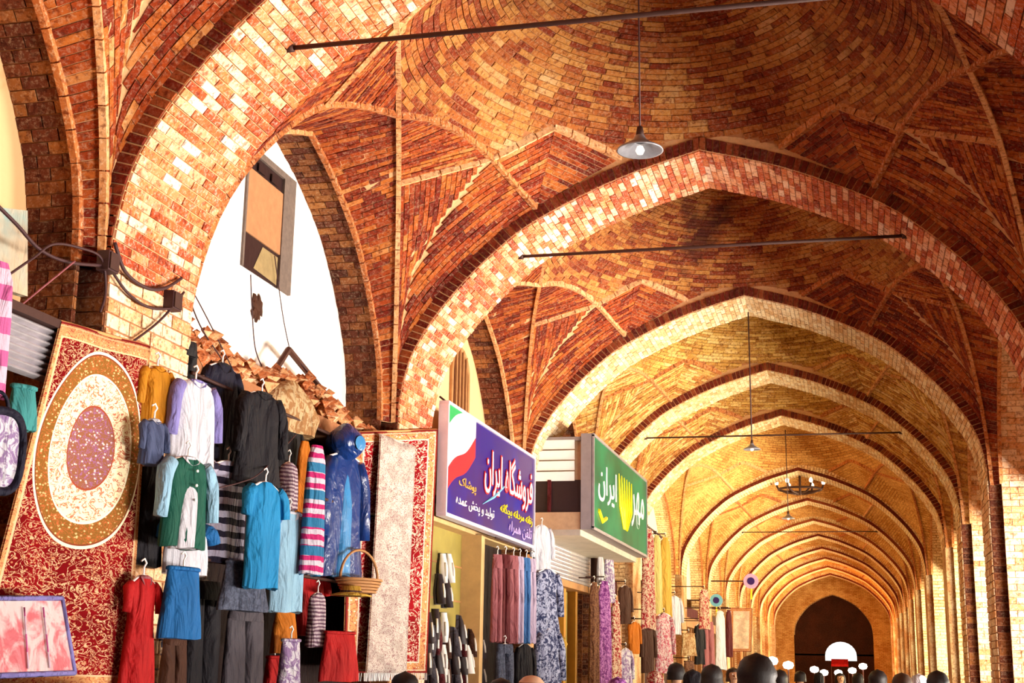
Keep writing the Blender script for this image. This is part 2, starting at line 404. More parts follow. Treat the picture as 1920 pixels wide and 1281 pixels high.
def bay(i, ys, ye, near):
    ym, hl = (ys+ye)/2, (ye-ys)/2
    inward = np.array([0, ym, 3.0])
    zc = 7.7; al, be = 0.265, 0.98/(hl*hl)
    dz = lambda x, v: zc-al*x*x-be*(v*hl)**2
    root = empty('ceiling', (0, 0, 0), kind='structure', label='%s brick vault bay with star ribs around a shallow dome' % ORD[i])
    wbase = ([], [], []); dbase = ([], [], [])
    Bw, Bd, Br = Bricks(), Bricks(), Bricks()
    RIBS = []
    for sx in (-1, 1):
        for sy in (-1, 1):
            # local frame: x positive outwards, v positive towards this end
            W = lambda x, v, z: np.array([sx*x, ym+sy*v*hl, z])
            tr = lambda k: [W(k[0], k[1], k[2])]
            chord = lambda q: (3.05-1.42*q, 1-2*q)           # from this corner to the far transverse arch
            zr = [(0, 3.95), (.015, 4.3), (.05, 4.75), (.11, 5.2), (.2, 5.66), (.29, 5.98), (.4, 6.16), (.5, dz(2.34, 0))]
            rl = [W(*chord(q), z) for q, z in zr]
            ribA = Curve(smooth_pts(rl, 5))                   # corner -> M
            qs = [.5, .58, .66, .74, .823]
            up = [W(*chord(q), dz(*chord(q))) for q in qs]     # M -> X of the opposite end (dome edge)
            P1o = W(*chord(1.0), arch_z(1.63, .13))
            RIBS.append(smooth_pts(rl, 5)+up[1:]+[P1o])
            # points of this end
            c1 = lambda q: (3.05-1.42*q, -(1-2*q))            # chord that arrives at this end
            M = W(2.34, 0, dz(2.34, 0)); X = W(*c1(.823), dz(*c1(.823))); P1 = W(1.63, 1, arch_z(1.63, .13))
            T2 = W(*c1(.66), dz(*c1(.66)))
            T1 = W(1.32, .735, dz(1.32, .735)); P2 = W(.77, 1, dz(.77, 1))
            Cc = W(3.05, 1, SPR)
            tL2 = 0.0
            z2 = 5.98; L2s = W(*chord(.29), z2)
            tl = float(np.interp(z2, [ribA(t)[2] for t in np.linspace(0, 1, 60)], np.linspace(0, 1, 60)))
            RIBS.append([L2s, X, T1, P2])
            # side arch (front edge) half: corner -> apex
            sa = Curve([W(3.14, 0.945*p[0]/3.0, SPR+(p[1]-SPR)*(6.15-SPR)/(6.58-SPR)) for p in PS])
            F1 = ruled(sa, ribA); RIBS.append([sa(t) for t in np.linspace(0, 1, 24)])
            far = half_arch(.13); k1 = [p for p in far if p[0] > 1.64]+[(1.63, arch_z(1.63, .13))]
            arcL = Curve([Cc]+[W(p[0], 1, p[1]) for p in k1[1:]])
            crease = Curve(smooth_pts([Cc, Cc*.8+.2*X+np.array([sx*.14, sy*.02, .52]), (Cc+X)/2+np.array([sx*.26, sy*.05, .36]), Cc*.2+X*.8+np.array([sx*.14, sy*.02, .16]), X], 5))
            ribLow = Curve([ribA(t) for t in np.linspace(0, tl, 14)]); ribUp = Curve([ribA(t) for t in np.linspace(tl, 1, 8)])
            F2l = ruled(crease, ribLow); F2r = ruled(crease, arcL)
            e1 = Curve([X, T2, M]); F2b = ruled(Curve([L2s, M]), Curve([X, T2, M])) if False else None
            q_ = lambda s, t: (ribUp(t)*(1-s)+e1(t)*s)
            F2b = q_
            F3a = lambda s, t: (X*(1-s)+T1*s)*(1-t)+P1*t
            F3b = lambda s, t: (T1*(1-s)+P2*s)*(1-t)+P1*t
            lst = [(F1, sa.len, 'rows', .55), (F2l, crease.len, 'cols', .4), (F2r, crease.len, 'cols', .6), (F2b, 1.5, 'rows', .5), (F3a, .9, 'rows', .4), (F3b, 1.0, 'rows', .4)]
            for S, lt, md, lu in lst:
                wl = max(np.linalg.norm(S(0, t)-S(1, t)) for t in (0.05, .3, .6, .95))
                surf(wbase, S, 3, 10, wl, lt, inward)
                if near:
                    Bw.patch(S, lt, md, 0.056 if md == 'rows' else 0.055, 0.21, inward, joint=0.007)
    # dome polygon by angle
    base = [(2.34, 0), (3.05-1.42*.66, .32), (3.05-1.42*.823, .646), (1.32, .735), (.77, 1.0), (0, 1.0)]
    poly = base+[(-x, v) for x, v in base[::-1][1:]]; poly = poly+[(x, -v) for x, v in poly[::-1][1:-1]]
    ax, by = 1/math.sqrt(al), 1/math.sqrt(be)*1.0
    P2d = [(x/ax, v*hl/by) for x, v in poly]
    def rmax(th):
        c, s_ = math.cos(th), math.sin(th)
        for k in range(len(P2d)):
            (x1, y1), (x2, y2) = P2d[k], P2d[(k+1) % len(P2d)]
            den = c*(y2-y1)-s_*(x2-x1)
            if abs(den) < 1e-9: continue
            r = (x1*(y2-y1)-y1*(x2-x1))/den; u = (c*y1-s_*x1)/(-(den)) if False else None
            px, py = c*r, s_*r
            L2 = (x2-x1)**2+(y2-y1)**2; u = ((px-x1)*(x2-x1)+(py-y1)*(y2-y1))/L2
            if r > 0 and -1e-6 <= u <= 1+1e-6: return r
        return 0.7
    D = lambda r, th: np.array([ax*r*math.cos(th), ym+by*r*math.sin(th), zc-r*r])
    nth = 96; rm = [rmax(2*math.pi*k/nth) for k in range(nth)]
    V, F, U = dbase
    for k in range(nth):
        for j in range(11):
            r = rm[k]*j/10; V.append(tuple(D(r, 2*math.pi*k/nth))); U.append((2*math.pi*k/nth*1.6, r*2.8))
    for k in range(nth):
        for j in range(10):
            a, b = k*11+j, ((k+1) % nth)*11+j
            F.append((a, b, b+1, a+1))
    mesh('dome_panel', V, F, 'mortar_mid' if near else 'far_web', root, uvs=U)
    mesh('web_panel', wbase[0], wbase[1], 'mortar' if near else 'far_web', root, uvs=wbase[2])
    if near:
        dr = 0.054/2.35; r = 0.1; row = 0
        while r < 1.3:
            circ = 2*math.pi*r*(ax+by)/2; nb = max(8, round(circ/0.21))
            for k in range(nb):
                t0 = 2*math.pi*(k+(row % 2)*.5)/nb; t1 = 2*math.pi*(k+1+(row % 2)*.5)/nb; tm = ((t0+t1)/2) % (2*math.pi)
                lim = rmax(tm)
                if r+dr*.5 > lim: continue
                Bd.quad(D(r, t0), D(r, t1), D(r+dr, t1), D(r+dr, t0), inward, joint=0.007)
            r += dr; row += 1
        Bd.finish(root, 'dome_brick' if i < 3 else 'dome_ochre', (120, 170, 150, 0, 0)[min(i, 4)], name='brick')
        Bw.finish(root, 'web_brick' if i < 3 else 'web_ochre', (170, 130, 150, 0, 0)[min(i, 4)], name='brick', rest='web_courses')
    # ribs: chains of edge bricks
    for R in RIBS:
        Cv = Curve(R); L = Cv.len; m = max(3, round(L/0.2)); mb = MB()
        for k in range(m):
            a, b = Cv((k+.03)/m), Cv((k+.97)/m)
            t = (b-a)/np.linalg.norm(b-a); sd = np.cross(t, [0, 0, 1.0]); sd /= max(1e-6, np.linalg.norm(sd)); dn = np.cross(sd, t)
            if dn[2] > 0: dn = -dn
            wv, up_, lo = 0.022, 0.03, 0.045
            vs = [p+sd*s_*wv+dn*d_ for p in (a, b) for s_ in (-1, 1) for d_ in (-up_, lo)]
            mb.add(vs, [(0, 1, 3, 2), (4, 6, 7, 5), (0, 4, 5, 1), (2, 3, 7, 6), (1, 5, 7, 3), (0, 2, 6, 4)])
        mb.build('rib', 'rib_brick', root)
    # a lid above, so that no light leaks through the seams
    return root

def side_niche(i, ys, ye, sx, near, depth, plaster, plaster_from):
    """wall of one bay on one side: spandrels beside the side arch, its reveal, the recessed lunette"""
    ym, hl = (ys+ye)/2, (ye-ys)/2
    root = empty('wall_left' if sx < 0 else 'wall_right', kind='structure', label='%s bay wall niche under the side arch on the %s' % (ORD[i], 'stall side' if sx < 0 else 'sunny side'))
    pr = [(0.945*hl*p[0]/3.0, SPR+(p[1]-SPR)*(6.15-SPR)/(6.58-SPR)) for p in PS]
    pts = [(ym-y, z) for y, z in pr]+[(ym+y, z) for y, z in pr[::-1][1:]]
    full = [(pts[0][0], 0.0)]+pts+[(pts[-1][0], 0.0)]
    x0, x1 = sx*3.14, sx*(3.14+depth)
    V, F, U = [], [], []; s = 0
    for k, (y, z) in enumerate(full):
        if k: s += math.dist(full[k], full[k-1])
        V += [(x0, y, z), (x1, y, z)]; U += [(0, s), (depth, s)]
    for k in range(len(full)-1): F.append((2*k, 2*k+1, 2*k+3, 2*k+2))
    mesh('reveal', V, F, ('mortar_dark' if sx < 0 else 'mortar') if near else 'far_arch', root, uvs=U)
    if near:
        B = Bricks(); Cv = Curve([(0, p[0], p[1]) for p in full])
        S = lambda s_, t: np.array([x0*(1-s_)+x1*s_, Cv(t)[1], Cv(t)[2]])
        B.patch(S, Cv.len, 'rows', 0.08, 0.21, (x0, ym, 3.0))
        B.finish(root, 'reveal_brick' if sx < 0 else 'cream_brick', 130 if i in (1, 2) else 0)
    # lunette wall (recessed), from the given height up
    ap = [(y, z) for y, z in pts if z >= plaster_from]
    lo = max(plaster_from, SPR)
    vs = [(x1, y, z) for y, z in pts]+[(x1, pts[-1][0], plaster_from), (x1, pts[0][0], plaster_from)]
    mesh('lunette_panel', vs, [tuple(range(len(vs)))], plaster, root)
    return root

def pier(i, y, sx, near):
    root = empty('pillar', kind='structure', label='%s brick pillar on the %s' % (ORD[i], 'stall side' if sx < 0 else 'sunny side'))
    mb = MB(); mb.b2((sx*3.0, y, 0), (sx*(3.9), y+DA, SPR+0.4)); mb.build('pillar_core', 'mortar_dark' if near else 'far_arch', root)
    if near:
        B = Bricks(); iw = (0, y-3, 2.5)
        S = lambda s, t: np.array([sx*3.0, y+DA*s, 1.4+t*(SPR-1.4)]); B.patch(S, SPR-1.4, 'rows', 0.09, 0.25, iw, joint=0.012)
        B.finish(root, 'cream_brick', 90 if (i == 0 and sx < 0) else (60 if i == 1 else 0))
        B = Bricks()
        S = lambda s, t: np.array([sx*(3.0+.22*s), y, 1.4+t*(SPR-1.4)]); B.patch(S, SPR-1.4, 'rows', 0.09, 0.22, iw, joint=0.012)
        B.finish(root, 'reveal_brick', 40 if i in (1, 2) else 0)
    return root

def plaster_mat(name, base, stain, amt, seed=0.0, lo=0.56):
    m, n, b = nt_new(name)
    p = pos(n); mp = N(n, 'ShaderNodeMapping'); mp.inputs['Location'].default_value = (seed, seed*.7, 0); n.links.new(p, mp.inputs[0])
    f = ramp(n, noise(n, 1.6, 5, mp.outputs[0], 0.65, 0.4), [(lo, (0, 0, 0)), (lo+0.14, (1, 1, 1))])
    c = mix(n, math_(n, 'MULTIPLY', f, amt), base, stain)
    n.links.new(c, b.inputs['Base Color']); b.inputs['Roughness'].default_value = 0.85
    bump(n, b, noise(n, 12, 5, p), 0.2, 0.02)
    return m
plaster_mat('white_plaster', (0.95, 0.93, 0.88), (0.75, 0.45, 0.3), 0.35, 2.3, 0.64)
plaster_mat('orange_plaster', (0.85, 0.52, 0.25), (0.62, 0.3, 0.1), 0.7)
plaster_mat('cream_plaster', (0.92, 0.78, 0.55), (0.7, 0.42, 0.2), 0.5, 5.0)

NB = len(YA)
for i, y in enumerate(YA):
    near = i <= 4
    transverse_arch(i, y, near)
    for sx in (-1, 1): pier(i, y, sx, i <= 3)
EDGE = [1.7] + YA
for i in range(len(EDGE)-1):
    ys, ye = EDGE[i]+DA, EDGE[i+1]
    near = i <= 4
    bay(i, ys, ye, near)
    side_niche(i, ys, ye, -1, i <= 3, 0.36, ['orange_plaster', 'white_plaster', 'orange_plaster'][i] if i < 3 else 'cream_plaster', 3.6)
    side_niche(i, ys, ye, 1, i <= 3, 0.8, 'cream_plaster', 3.9)

# outer shell: flat roof added above the vaults to block the sky, back walls of the shops
mb = MB(); mb.b2((-5.6, -5, 8.3), (5.6, 95, 8.5)); o = mb.build('roof', 'mortar_dark'); tag(o, 'flat roof slab added above the brick vaults to block the sky', kind='structure')
mb = MB(); mb.b2((-5.6, -5, 0), (-5.4, 95, 8.3)); o = mb.build('wall_left_back', 'mortar_dark'); tag(o, 'plain back wall of the shops behind the stalls', kind='structure')
mb = MB()
e_ = [(-5.0, -5.0)]+[(EDGE[k]+DA+.35, EDGE[k+1]-.35) for k in range(len(EDGE)-1)]+[(95.0, 95.0)]
for a_, b_ in zip(e_[:-1], e_[1:]): mb.b2((4.05, a_[1], 0), (4.3, b_[0], 8.3))
for a_ in e_[1:-1]: mb.b2((4.05, a_[0], 3.45), (4.3, a_[1], 8.3))
o = mb.build('wall_right_outer', 'mortar_mid'); tag(o, 'outer wall of the sunny side with tall open doorways', kind='structure')
mb = MB(); mb.b2((-5.6, -5.2, 0), (5.6, -5, 8.3)); o = mb.build('wall_back', 'mortar_dark'); tag(o, 'plain wall closing the arcade behind the viewpoint', kind='structure')
mb = MB(); mb.b2((-3.6, -5, 6.6), (3.6, 2.79, 6.8)); o = mb.build('ceiling_back', 'far_web'); tag(o, 'plain ceiling over the viewpoint', kind='structure')

# ================================================================ cloth materials
def tc(n, which='Object'): return N(n, 'ShaderNodeTexCoord').outputs[which]
def sep(n, v):
    s = N(n, 'ShaderNodeSeparateXYZ'); n.links.new(v, s.inputs[0]); return s.outputs
def cloth(name, c1, c2=None, pat='plain', k=20.0, shine=0.0, c3=None, fac=0.5):
    dk = lambda c_: None if c_ is None else tuple(v*(.3+.34*v) for v in c_)
    c1, c2, c3 = dk(c1), dk(c2), dk(c3)
    m, n, b = nt_new(name)
    p = tc(n); x, y, z = sep(n, p)
    c = None
    if pat == 'stripe':      # horizontal bands
        w_ = math_(n, 'FRACT', math_(n, 'MULTIPLY', math_(n, 'ADD', z, math_(n, 'MULTIPLY', noise(n, 9, 2, p), 0.03)), k)); c = mix(n, math_(n, 'GREATER_THAN', w_, fac), c1, c2)
        if c3:
            w3 = math_(n, 'FRACT', math_(n, 'MULTIPLY', z, k*0.37)); c = mix(n, math_(n, 'GREATER_THAN', w3, 0.66), c, c3)
    elif pat == 'vstripe':
        w_ = math_(n, 'FRACT', math_(n, 'MULTIPLY', x, k)); c = mix(n, math_(n, 'GREATER_THAN', w_, fac), c1, c2)
    elif pat == 'check':
        a = math_(n, 'GREATER_THAN', math_(n, 'FRACT', math_(n, 'MULTIPLY', z, k)), 0.5); d = math_(n, 'GREATER_THAN', math_(n, 'FRACT', math_(n, 'MULTIPLY', x, k)), 0.5)
        c = mix(n, math_(n, 'ABSOLUTE', math_(n, 'SUBTRACT', a, d)), c1, c2)
    elif pat == 'floral':
        v = N(n, 'ShaderNodeTexVoronoi'); v.inputs['Scale'].default_value = k; n.links.new(p, v.inputs['Vector'])
        f = ramp(n, noise(n, k*0.9, 4, p, 0.7, 1.2), [(0.47, (0, 0, 0)), (0.53, (1, 1, 1))])
        c = mix(n, f, c1, c2)
        if c3: c = mix(n, ramp(n, v.outputs[0], [(0.16, (1, 1, 1)), (0.24, (0, 0, 0))]), c, c3)
    else:
        c = mix(n, noise(n, 5, 3, p), [q*0.75 for q in c1], [min(1, q*1.2) for q in c1]) if c2 is None else mix(n, ramp(n, noise(n, k, 4, p, .6, .6), [(.45, (0, 0, 0)), (.58, (1, 1, 1))]), c1, c2)
    n.links.new(c, b.inputs['Base Color']); b.inputs['Roughness'].default_value = 0.75-0.45*shine
    b.inputs['Specular IOR Level'].default_value = 0.25+0.5*shine
    mp = N(n, 'ShaderNodeMapping'); mp.inputs['Scale'].default_value = (1.6, 1.6, .55); n.links.new(p, mp.inputs[0])
    hgt = math_(n, 'ADD', noise(n, 4.5, 3, mp.outputs[0], .5, 1.1), math_(n, 'MULTIPLY', noise(n, 50, 3, p), .06))
    bump(n, b, hgt, 0.35 if shine else 0.7, 0.12)
    return name

cloth('c_mustard', (0.82, 0.42, 0.02)); cloth('c_slate', (0.16, 0.2, 0.36)); cloth('c_black', (0.02, 0.016, 0.028)); cloth('c_red', (0.72, 0.015, 0.02))
cloth('c_char', (0.035, 0.03, 0.035)); cloth('c_white', (0.88, 0.88, 0.95)); cloth('c_lav', (0.42, 0.38, 0.75)); cloth('c_navy', (0.022, 0.02, 0.06))
cloth('c_green', (0.01, 0.19, 0.13)); cloth('c_blue', (0.02, 0.27, 0.62)); cloth('c_brown', (0.16, 0.06, 0.03)); cloth('c_grey', (0.16, 0.14, 0.17))
cloth('c_stripe', (0.03, 0.02, 0.07), (0.72, 0.7, 0.85), 'stripe', 11); cloth('c_denim', (0.11, 0.13, 0.2), (0.2, 0.23, 0.33), 'plain', 40); cloth('c_teal', (0.02, 0.42, 0.75))
cloth('c_ice', (0.50, 0.75, 0.92)); cloth('c_orange', (0.82, 0.33, 0.02)); cloth('c_pinkgrey', (0.85, 0.75, 0.8), (0.35, 0.2, 0.3), 'stripe', 34)
cloth('c_multi', (0.85, 0.8, 0.9), (0.75, 0.03, 0.3), 'stripe', 13, c3=(0.05, 0.35, 0.6)); cloth('c_rain', (0.01, 0.10, 0.42), shine=1.0); cloth('c_rainlight', (0.1, 0.5, 0.9), shine=1.0)
cloth('c_rose', (0.55, 0.22, 0.25)); cloth('c_maroon', (0.22, 0.02, 0.03)); cloth('c_pale', (0.72, 0.62, 0.78)); cloth('c_sky', (0.1, 0.3, 0.62))
cloth('c_bluefloral', (0.05, 0.07, 0.22), (0.62, 0.66, 0.85), 'floral', 18); cloth('c_redfloral', (0.55, 0.02, 0.05), (0.9, 0.75, 0.6), 'floral', 22); cloth('c_purplefloral', (0.32, 0.04, 0.38), (0.7, 0.35, 0.75), 'floral', 22)
cloth('c_cream', (0.9, 0.82, 0.68), (0.7, 0.5, 0.4), 'floral', 16); cloth('c_gold', (0.88, 0.62, 0.12)); cloth('c_yellowpale', (0.9, 0.78, 0.35)); cloth('c_pinkfloral', (0.75, 0.2, 0.3), (0.93, 0.8, 0.8), 'floral', 20)
cloth('c_pinkscarf', (0.85, 0.25, 0.55), (0.95, 0.75, 0.88), 'stripe', 6); cloth('c_aqua', (0.12, 0.5, 0.5)); cloth('c_brownfloral', (0.22, 0.08, 0.04), (0.4, 0.2, 0.1), 'floral', 26)
cloth('c_tile', (0.82, 0.66, 0.42), (0.6, 0.35, 0.15), 'floral', 14); cloth('c_magenta', (0.75, 0.03, 0.5)); cloth('c_whiteprint', (0.9, 0.88, 0.95), (0.5, 0.35, 0.6), 'floral', 14)
plain('hanger_white', (0.9, 0.88, 0.86), 0.5, var=0.05); plain('steel', (0.32, 0.3, 0.3), 0.4, 0.9, var=0.2); plain('dark_iron', (0.06, 0.025, 0.02), 0.6, 0.3, var=0.3)
plain('cable_dark', (0.05, 0.018, 0.02), 0.6, var=0.2); plain('button_white', (0.9, 0.88, 0.8), 0.4, var=0.05); plain('dark_wood', (0.08, 0.03, 0.02), 0.6); plain('wood', (0.42, 0.2, 0.07), 0.6, scale=9, var=0.4)

# ================================================================ hanging goods
def solve_z(x, y, py):
    lo, hi = -3.0, 9.0
    for _ in range(40):
        m = (lo+hi)/2
        if proj((x, y, m))[1] > py: lo = m
        else: hi = m
    return m
def spot(box, X, b=22.0):
    """base point, height, width of a thing hanging in the plane x = X, turned b degrees out of the wall"""
    x0, y0, x1, y1 = box
    P = at_x((x0+x1)/2, y0, X); zb = solve_z(P[0], P[1], y1)
    ex = np.array([math.sin(math.radians(b)), math.cos(math.radians(b)), 0]); zm = (P[2]+zb)/2
    c = np.array([P[0], P[1], zm]); k = (proj(c+ex*.1)[0]-proj(c-ex*.1)[0])/.2
    return (P[0], P[1], zb), P[2]-zb, (x1-x0)/k, math.radians(90-b)

def sheet_body(prof, w, h, dep, folds=5, amp=0.3, seg=30, nr=16, phase=None, cx=0.0):
    """closed cloth body: prof = [(t from the top, half width share)]"""
    ph = random.random()*6 if phase is None else phase
    mb = MB(); rows = []
    for i in range(nr+1):
        t = i/nr; hw = np.interp(t, [p[0] for p in prof], [p[1] for p in prof])*w/2
        d = dep*(0.55+0.45*min(1, t*3))
        row = []
        for k in range(seg):
            a = 2*math.pi*k/seg
            f = 1+amp*(0.25+0.75*t)*math.sin(folds*a+ph+t*0.8)+0.12*math.sin(2.3*folds*a+ph*2+t*3)*t
            ca, sa = math.cos(a), math.sin(a)
            ux = math.copysign(abs(ca)**0.8, ca)
            row.append((cx+hw*ux*(1+0.03*math.sin(7*t+ph)), d*sa*f, h*(1-t)+0.012*h*t*math.sin(3*a+ph)))
        rows.append(row)
    mb.grid(rows, True)
    n = len(mb.v); mb.add(rows[0], [tuple(range(seg))]); mb.add(rows[-1], [tuple(range(seg))[::-1]])
    return mb
PROFS = {
    'shirt': [(0, .2), (.04, .5), (.09, .74), (.3, .72), (1, .78)],
    'coat': [(0, .2), (.04, .62), (.09, .82), (.35, .78), (1, .98)],
    'dress': [(0, .2), (.05, .6), (.1, .74), (.35, .62), (1, 1.0)],
    'skirt': [(0, .72), (.06, .74), (1, 1.0)],
    'scarf': [(0, .45), (.12, .8), (.6, .9), (1, 1.0)],
    'cape': [(0, .25), (.08, .5), (.25, .8), (1, 1.0)],
}
def hanger(parent, w, h, col='hanger_white'):
    mb = MB()
    hk = [(0.0, 0, h-.02), (0, 0, h+.05), (.018, 0, h+.075), (.0, 0, h+.1), (-.025, 0, h+.085)]
    mb.tube(hk, 0.006, 6)
    mb.tube([(-w*.34, 0, h-.05), (-w*.15, 0, h-.012), (0, 0, h+.002), (w*.15, 0, h-.012), (w*.34, 0, h-.05)], 0.011, 6)
    return mb.build('hanger', col, parent, True)
def garment(name, kind, box, X, mat, label, cat, b=22.0, sleeves=None, smat=None, collar=None, buttons=0, panel=None, hang=True, folds=5, group=None, dep=None, hood=False, arm=False):
    base, h, w, rz = spot(box, X, b)
    o = empty(name, base, rz, label, cat, group)
    d = dep or min(0.06, 0.12*w+0.02)
    if kind == 'trousers':
        mb = MB(); wst = sheet_body([(0, .72), (1, .8)], w, h*0.16, d*.9, 4, .12, nr=4); wst.v = [(x, y, z+h*.84) for x, y, z in wst.v]
        wst.build('waistband', mat, o, True)
        for s in (-1, 1):
            lg = sheet_body([(0, .40), (.4, .42), (1, .46)], w, h*.86, d*.8, 3, .25, nr=12, cx=s*w*.22); lg.build('leg', mat, o, True)
    else:
        body = sheet_body(PROFS[kind], w, h, d, folds).build({'skirt': 'skirt_panel', 'scarf': 'cloth_fold'}.get(kind, 'bodice'), mat, o, True)
    if kind in ('shirt', 'coat', 'dress'):
        for s in (-1, 1):
            if sleeves == 'none': continue
            L = {'short': .26, None: .62, 'long': .75}.get(sleeves, .62)*min(h, w*2.2)
            p0 = (s*w*.30, 0, h*.93); p1 = (s*w*.43, -.012, h*.93-L*.35); p2 = (s*w*(.47), -.02, h*.93-L)
            MB().tube([p0, ((p0[0]+p1[0])/2+s*.01, 0, (p0[2]+p1[2])/2), p1, ((p1[0]+p2[0])/2, -.02, (p1[2]+p2[2])/2), p2], [w*.1, w*.115, w*.105, w*.095, w*.09], 10).build('sleeve', smat or mat, o, True)
        if collar:
            mb = MB()
            for s in (-1, 1): mb.add([(0, -d*.62, h*.90), (s*w*.17, -d*.5, h*.985), (s*w*.05, -d*.3, h*1.01), (s*w*.11, -d*.75, h*.93), (0, -d*.7, h*.905)], [(0, 3, 1, 2) if s > 0 else (2, 1, 3, 0), (0, 4, 3) if s > 0 else (3, 4, 0)])
            mb.tube([(w*.12*math.cos(a), d*.5*math.sin(a), h*.985) for a in np.linspace(0, 2*math.pi, 13)], .012, 6)
            mb.build('collar', collar, o)
        if panel:
            pb = sheet_body([(0, .12), (.2, .3), (1, .42)], w, h*.86, d*1.12, 3, .1, nr=10); pb.build('front_panel', panel, o, True)
        for k in range(buttons):
            MB().lathe([(0, -.004), (.009, -.004), (.009, .004), (0, .004)], (0, 0, 0), 8).build('button', 'button_white', body).matrix_local = Matrix.Translation((0, -d*1.35, h*(.84-.16*k))) @ Matrix.Rotation(math.pi/2, 4, 'X')
    if hood:
        mb = MB(); rows = []
        for i in range(9):
            t = i/8; r = .30*w*math.sin(math.pi*(.12+.82*t)); rows.append([(r*math.cos(a), .26*w*math.sin(math.pi*(.12+.82*t))*math.sin(a), h*.94+t*.5*w) for a in np.linspace(0, 2*math.pi, 19)[:-1]])
        mb.grid(rows, True); hd = mb.build('hood', smat or mat, o, True)
        MB().add([(.12*w*math.cos(a), -.252*w, h*.94+.22*w+.1*w*math.sin(a)) for a in np.linspace(0, 2*math.pi, 17)[:-1]]+[(0, -.262*w, h*.94+.2*w)], [(k, (k+1) % 16, 16) for k in range(16)]).build('hood_opening', 'c_rainlight', hd)
    if kind == 'skirt':
        MB().tube([(w*.37*math.cos(a), d*.62*math.sin(a), h*.99) for a in np.linspace(0, 2*math.pi, 17)], .014, 6).build('waistband', mat, o, True)
    if hang: hanger(o, w, h)
    if arm:
        R = Matrix.Rotation(-rz, 3, 'Z'); e = R @ Vector((-3.26-base[0], 0, 0))
        MB().tube([(0, 0, h+.02), (0, 0, h+.07), (e.x, e.y, h+.07)], .012, 6).build('hook_arm', 'dark_iron', o)
    return o

# ---- carpets
def carpet_mat(name, field, fig, med=None, border=True, k=1.0, asp=2.2, sideb=True):
    m, n, b = nt_new(name)
    uv = N(n, 'ShaderNodeUVMap').outputs[0]; u, v, _ = sep(n, uv)
    cmb = N(n, 'ShaderNodeCombineXYZ'); n.links.new(u, cmb.inputs[0]); n.links.new(math_(n, 'MULTIPLY', v, asp), cmb.inputs[1]); q = cmb.outputs[0]
    # vines and leaves in the field
    wv = N(n, 'ShaderNodeTexVoronoi', feature='SMOOTH_F1'); wv.inputs['Scale'].default_value = 15*k; n.links.new(q, wv.inputs['Vector'])
    curl = noise(n, 9*k, 3, q, .5, 2.6)
    f1 = ramp(n, curl, [(.472, (0, 0, 0)), (.49, (1, 1, 1)), (.512, (1, 1, 1)), (.53, (0, 0, 0))])
    vor = N(n, 'ShaderNodeTexVoronoi'); vor.inputs['Scale'].default_value = 26*k; n.links.new(q, vor.inputs['Vector'])
    f2 = ramp(n, vor.outputs['Distance'], [(.22, (1, 1, 1)), (.32, (0, 0, 0))])
    c = mix(n, math_(n, 'MULTIPLY', ramp(n, noise(n, 3, 2, q), [(.45, (0, 0, 0)), (.55, (1, 1, 1))]), 0.5), field, [x*.45 for x in field])
    c = mix(n, math_(n, 'MULTIPLY', f2, .7), c, [fig[0]*.8, fig[1]*.55, fig[2]*.45])
    c = mix(n, f1, c, fig)
    if border:
        eu = math_(n, 'MINIMUM', u, math_(n, 'SUBTRACT', 1.0, u)); ev = math_(n, 'MULTIPLY', math_(n, 'MINIMUM', v, math_(n, 'SUBTRACT', 1.0, v)), asp)
        e = math_(n, 'MINIMUM', eu if sideb else math_(n, 'ADD', eu, .1), ev)
        bc = mix(n, f2, (.60, .30, .12), fig)
        bc = mix(n, f1, bc, (.35, .04, .03))
        c = mix(n, math_(n, 'LESS_THAN', e, .13), c, bc)
        for lo, hi, cc in ((.125, .14, fig), (.0, .02, (.25, .02, .02)), (.03, .04, fig)):
            c = mix(n, math_(n, 'MULTIPLY', math_(n, 'GREATER_THAN', e, lo), math_(n, 'LESS_THAN', e, hi)), c, cc)
    if med:
        (mu, mv, ru, rv) = med
        dx = math_(n, 'DIVIDE', math_(n, 'SUBTRACT', u, mu), ru); dy = math_(n, 'DIVIDE', math_(n, 'SUBTRACT', v, mv), rv)
        r = math_(n, 'SQRT', math_(n, 'ADD', math_(n, 'MULTIPLY', dx, dx), math_(n, 'MULTIPLY', dy, dy)))
        ring = mix(n, f2, (.22, .10, .02), (.66, .48, .22)); ring = mix(n, f1, ring, (.5, .12, .04))
        crm = mix(n, ramp(n, curl, [(.5, (0, 0, 0)), (.53, (1, 1, 1)), (.58, (1, 1, 1)), (.61, (0, 0, 0))]), (.9, .8, .52), (.55, .15, .08))
        crm = mix(n, math_(n, 'MULTIPLY', f2, .35), crm, (.6, .32, .12))
        inn = mix(n, f2, (.26, .10, .05), (.75, .58, .55)); inn = mix(n, f1, inn, (.3, .12, .3))
        for lim, col in ((1.0, (.93, .82, .55)), (.97, (.2, .04, .02)), (.955, ring), (.76, (.93, .85, .6)), (.74, crm), (.43, (.3, .06, .03)), (.41, inn)):
            c = mix(n, math_(n, 'LESS_THAN', r, lim), c, col)
    n.links.new(c, b.inputs['Base Color']); b.inputs['Roughness'].default_value = .95; b.inputs['Specular IOR Level'].default_value = .05
    bump(n, b, noise(n, 160, 2, q), .2, .004)
    return name
carpet_mat('carpet_red', (.20, .003, .006), (.72, .46, .26), med=(.5, .66, .47, .285), asp=3.0, sideb=False, k=1.25)
carpet_mat('carpet_side', (.27, .005, .01), (.78, .6, .46), asp=3.2, k=.8)
carpet_mat('carpet_white', (.62, .54, .47), (.2, .07, .09), border=False, asp=4.5, k=1.2)
carpet_mat('carpet_pale', (.92, .84, .72), (.72, .52, .42), border=True, asp=2.0, k=1.0)
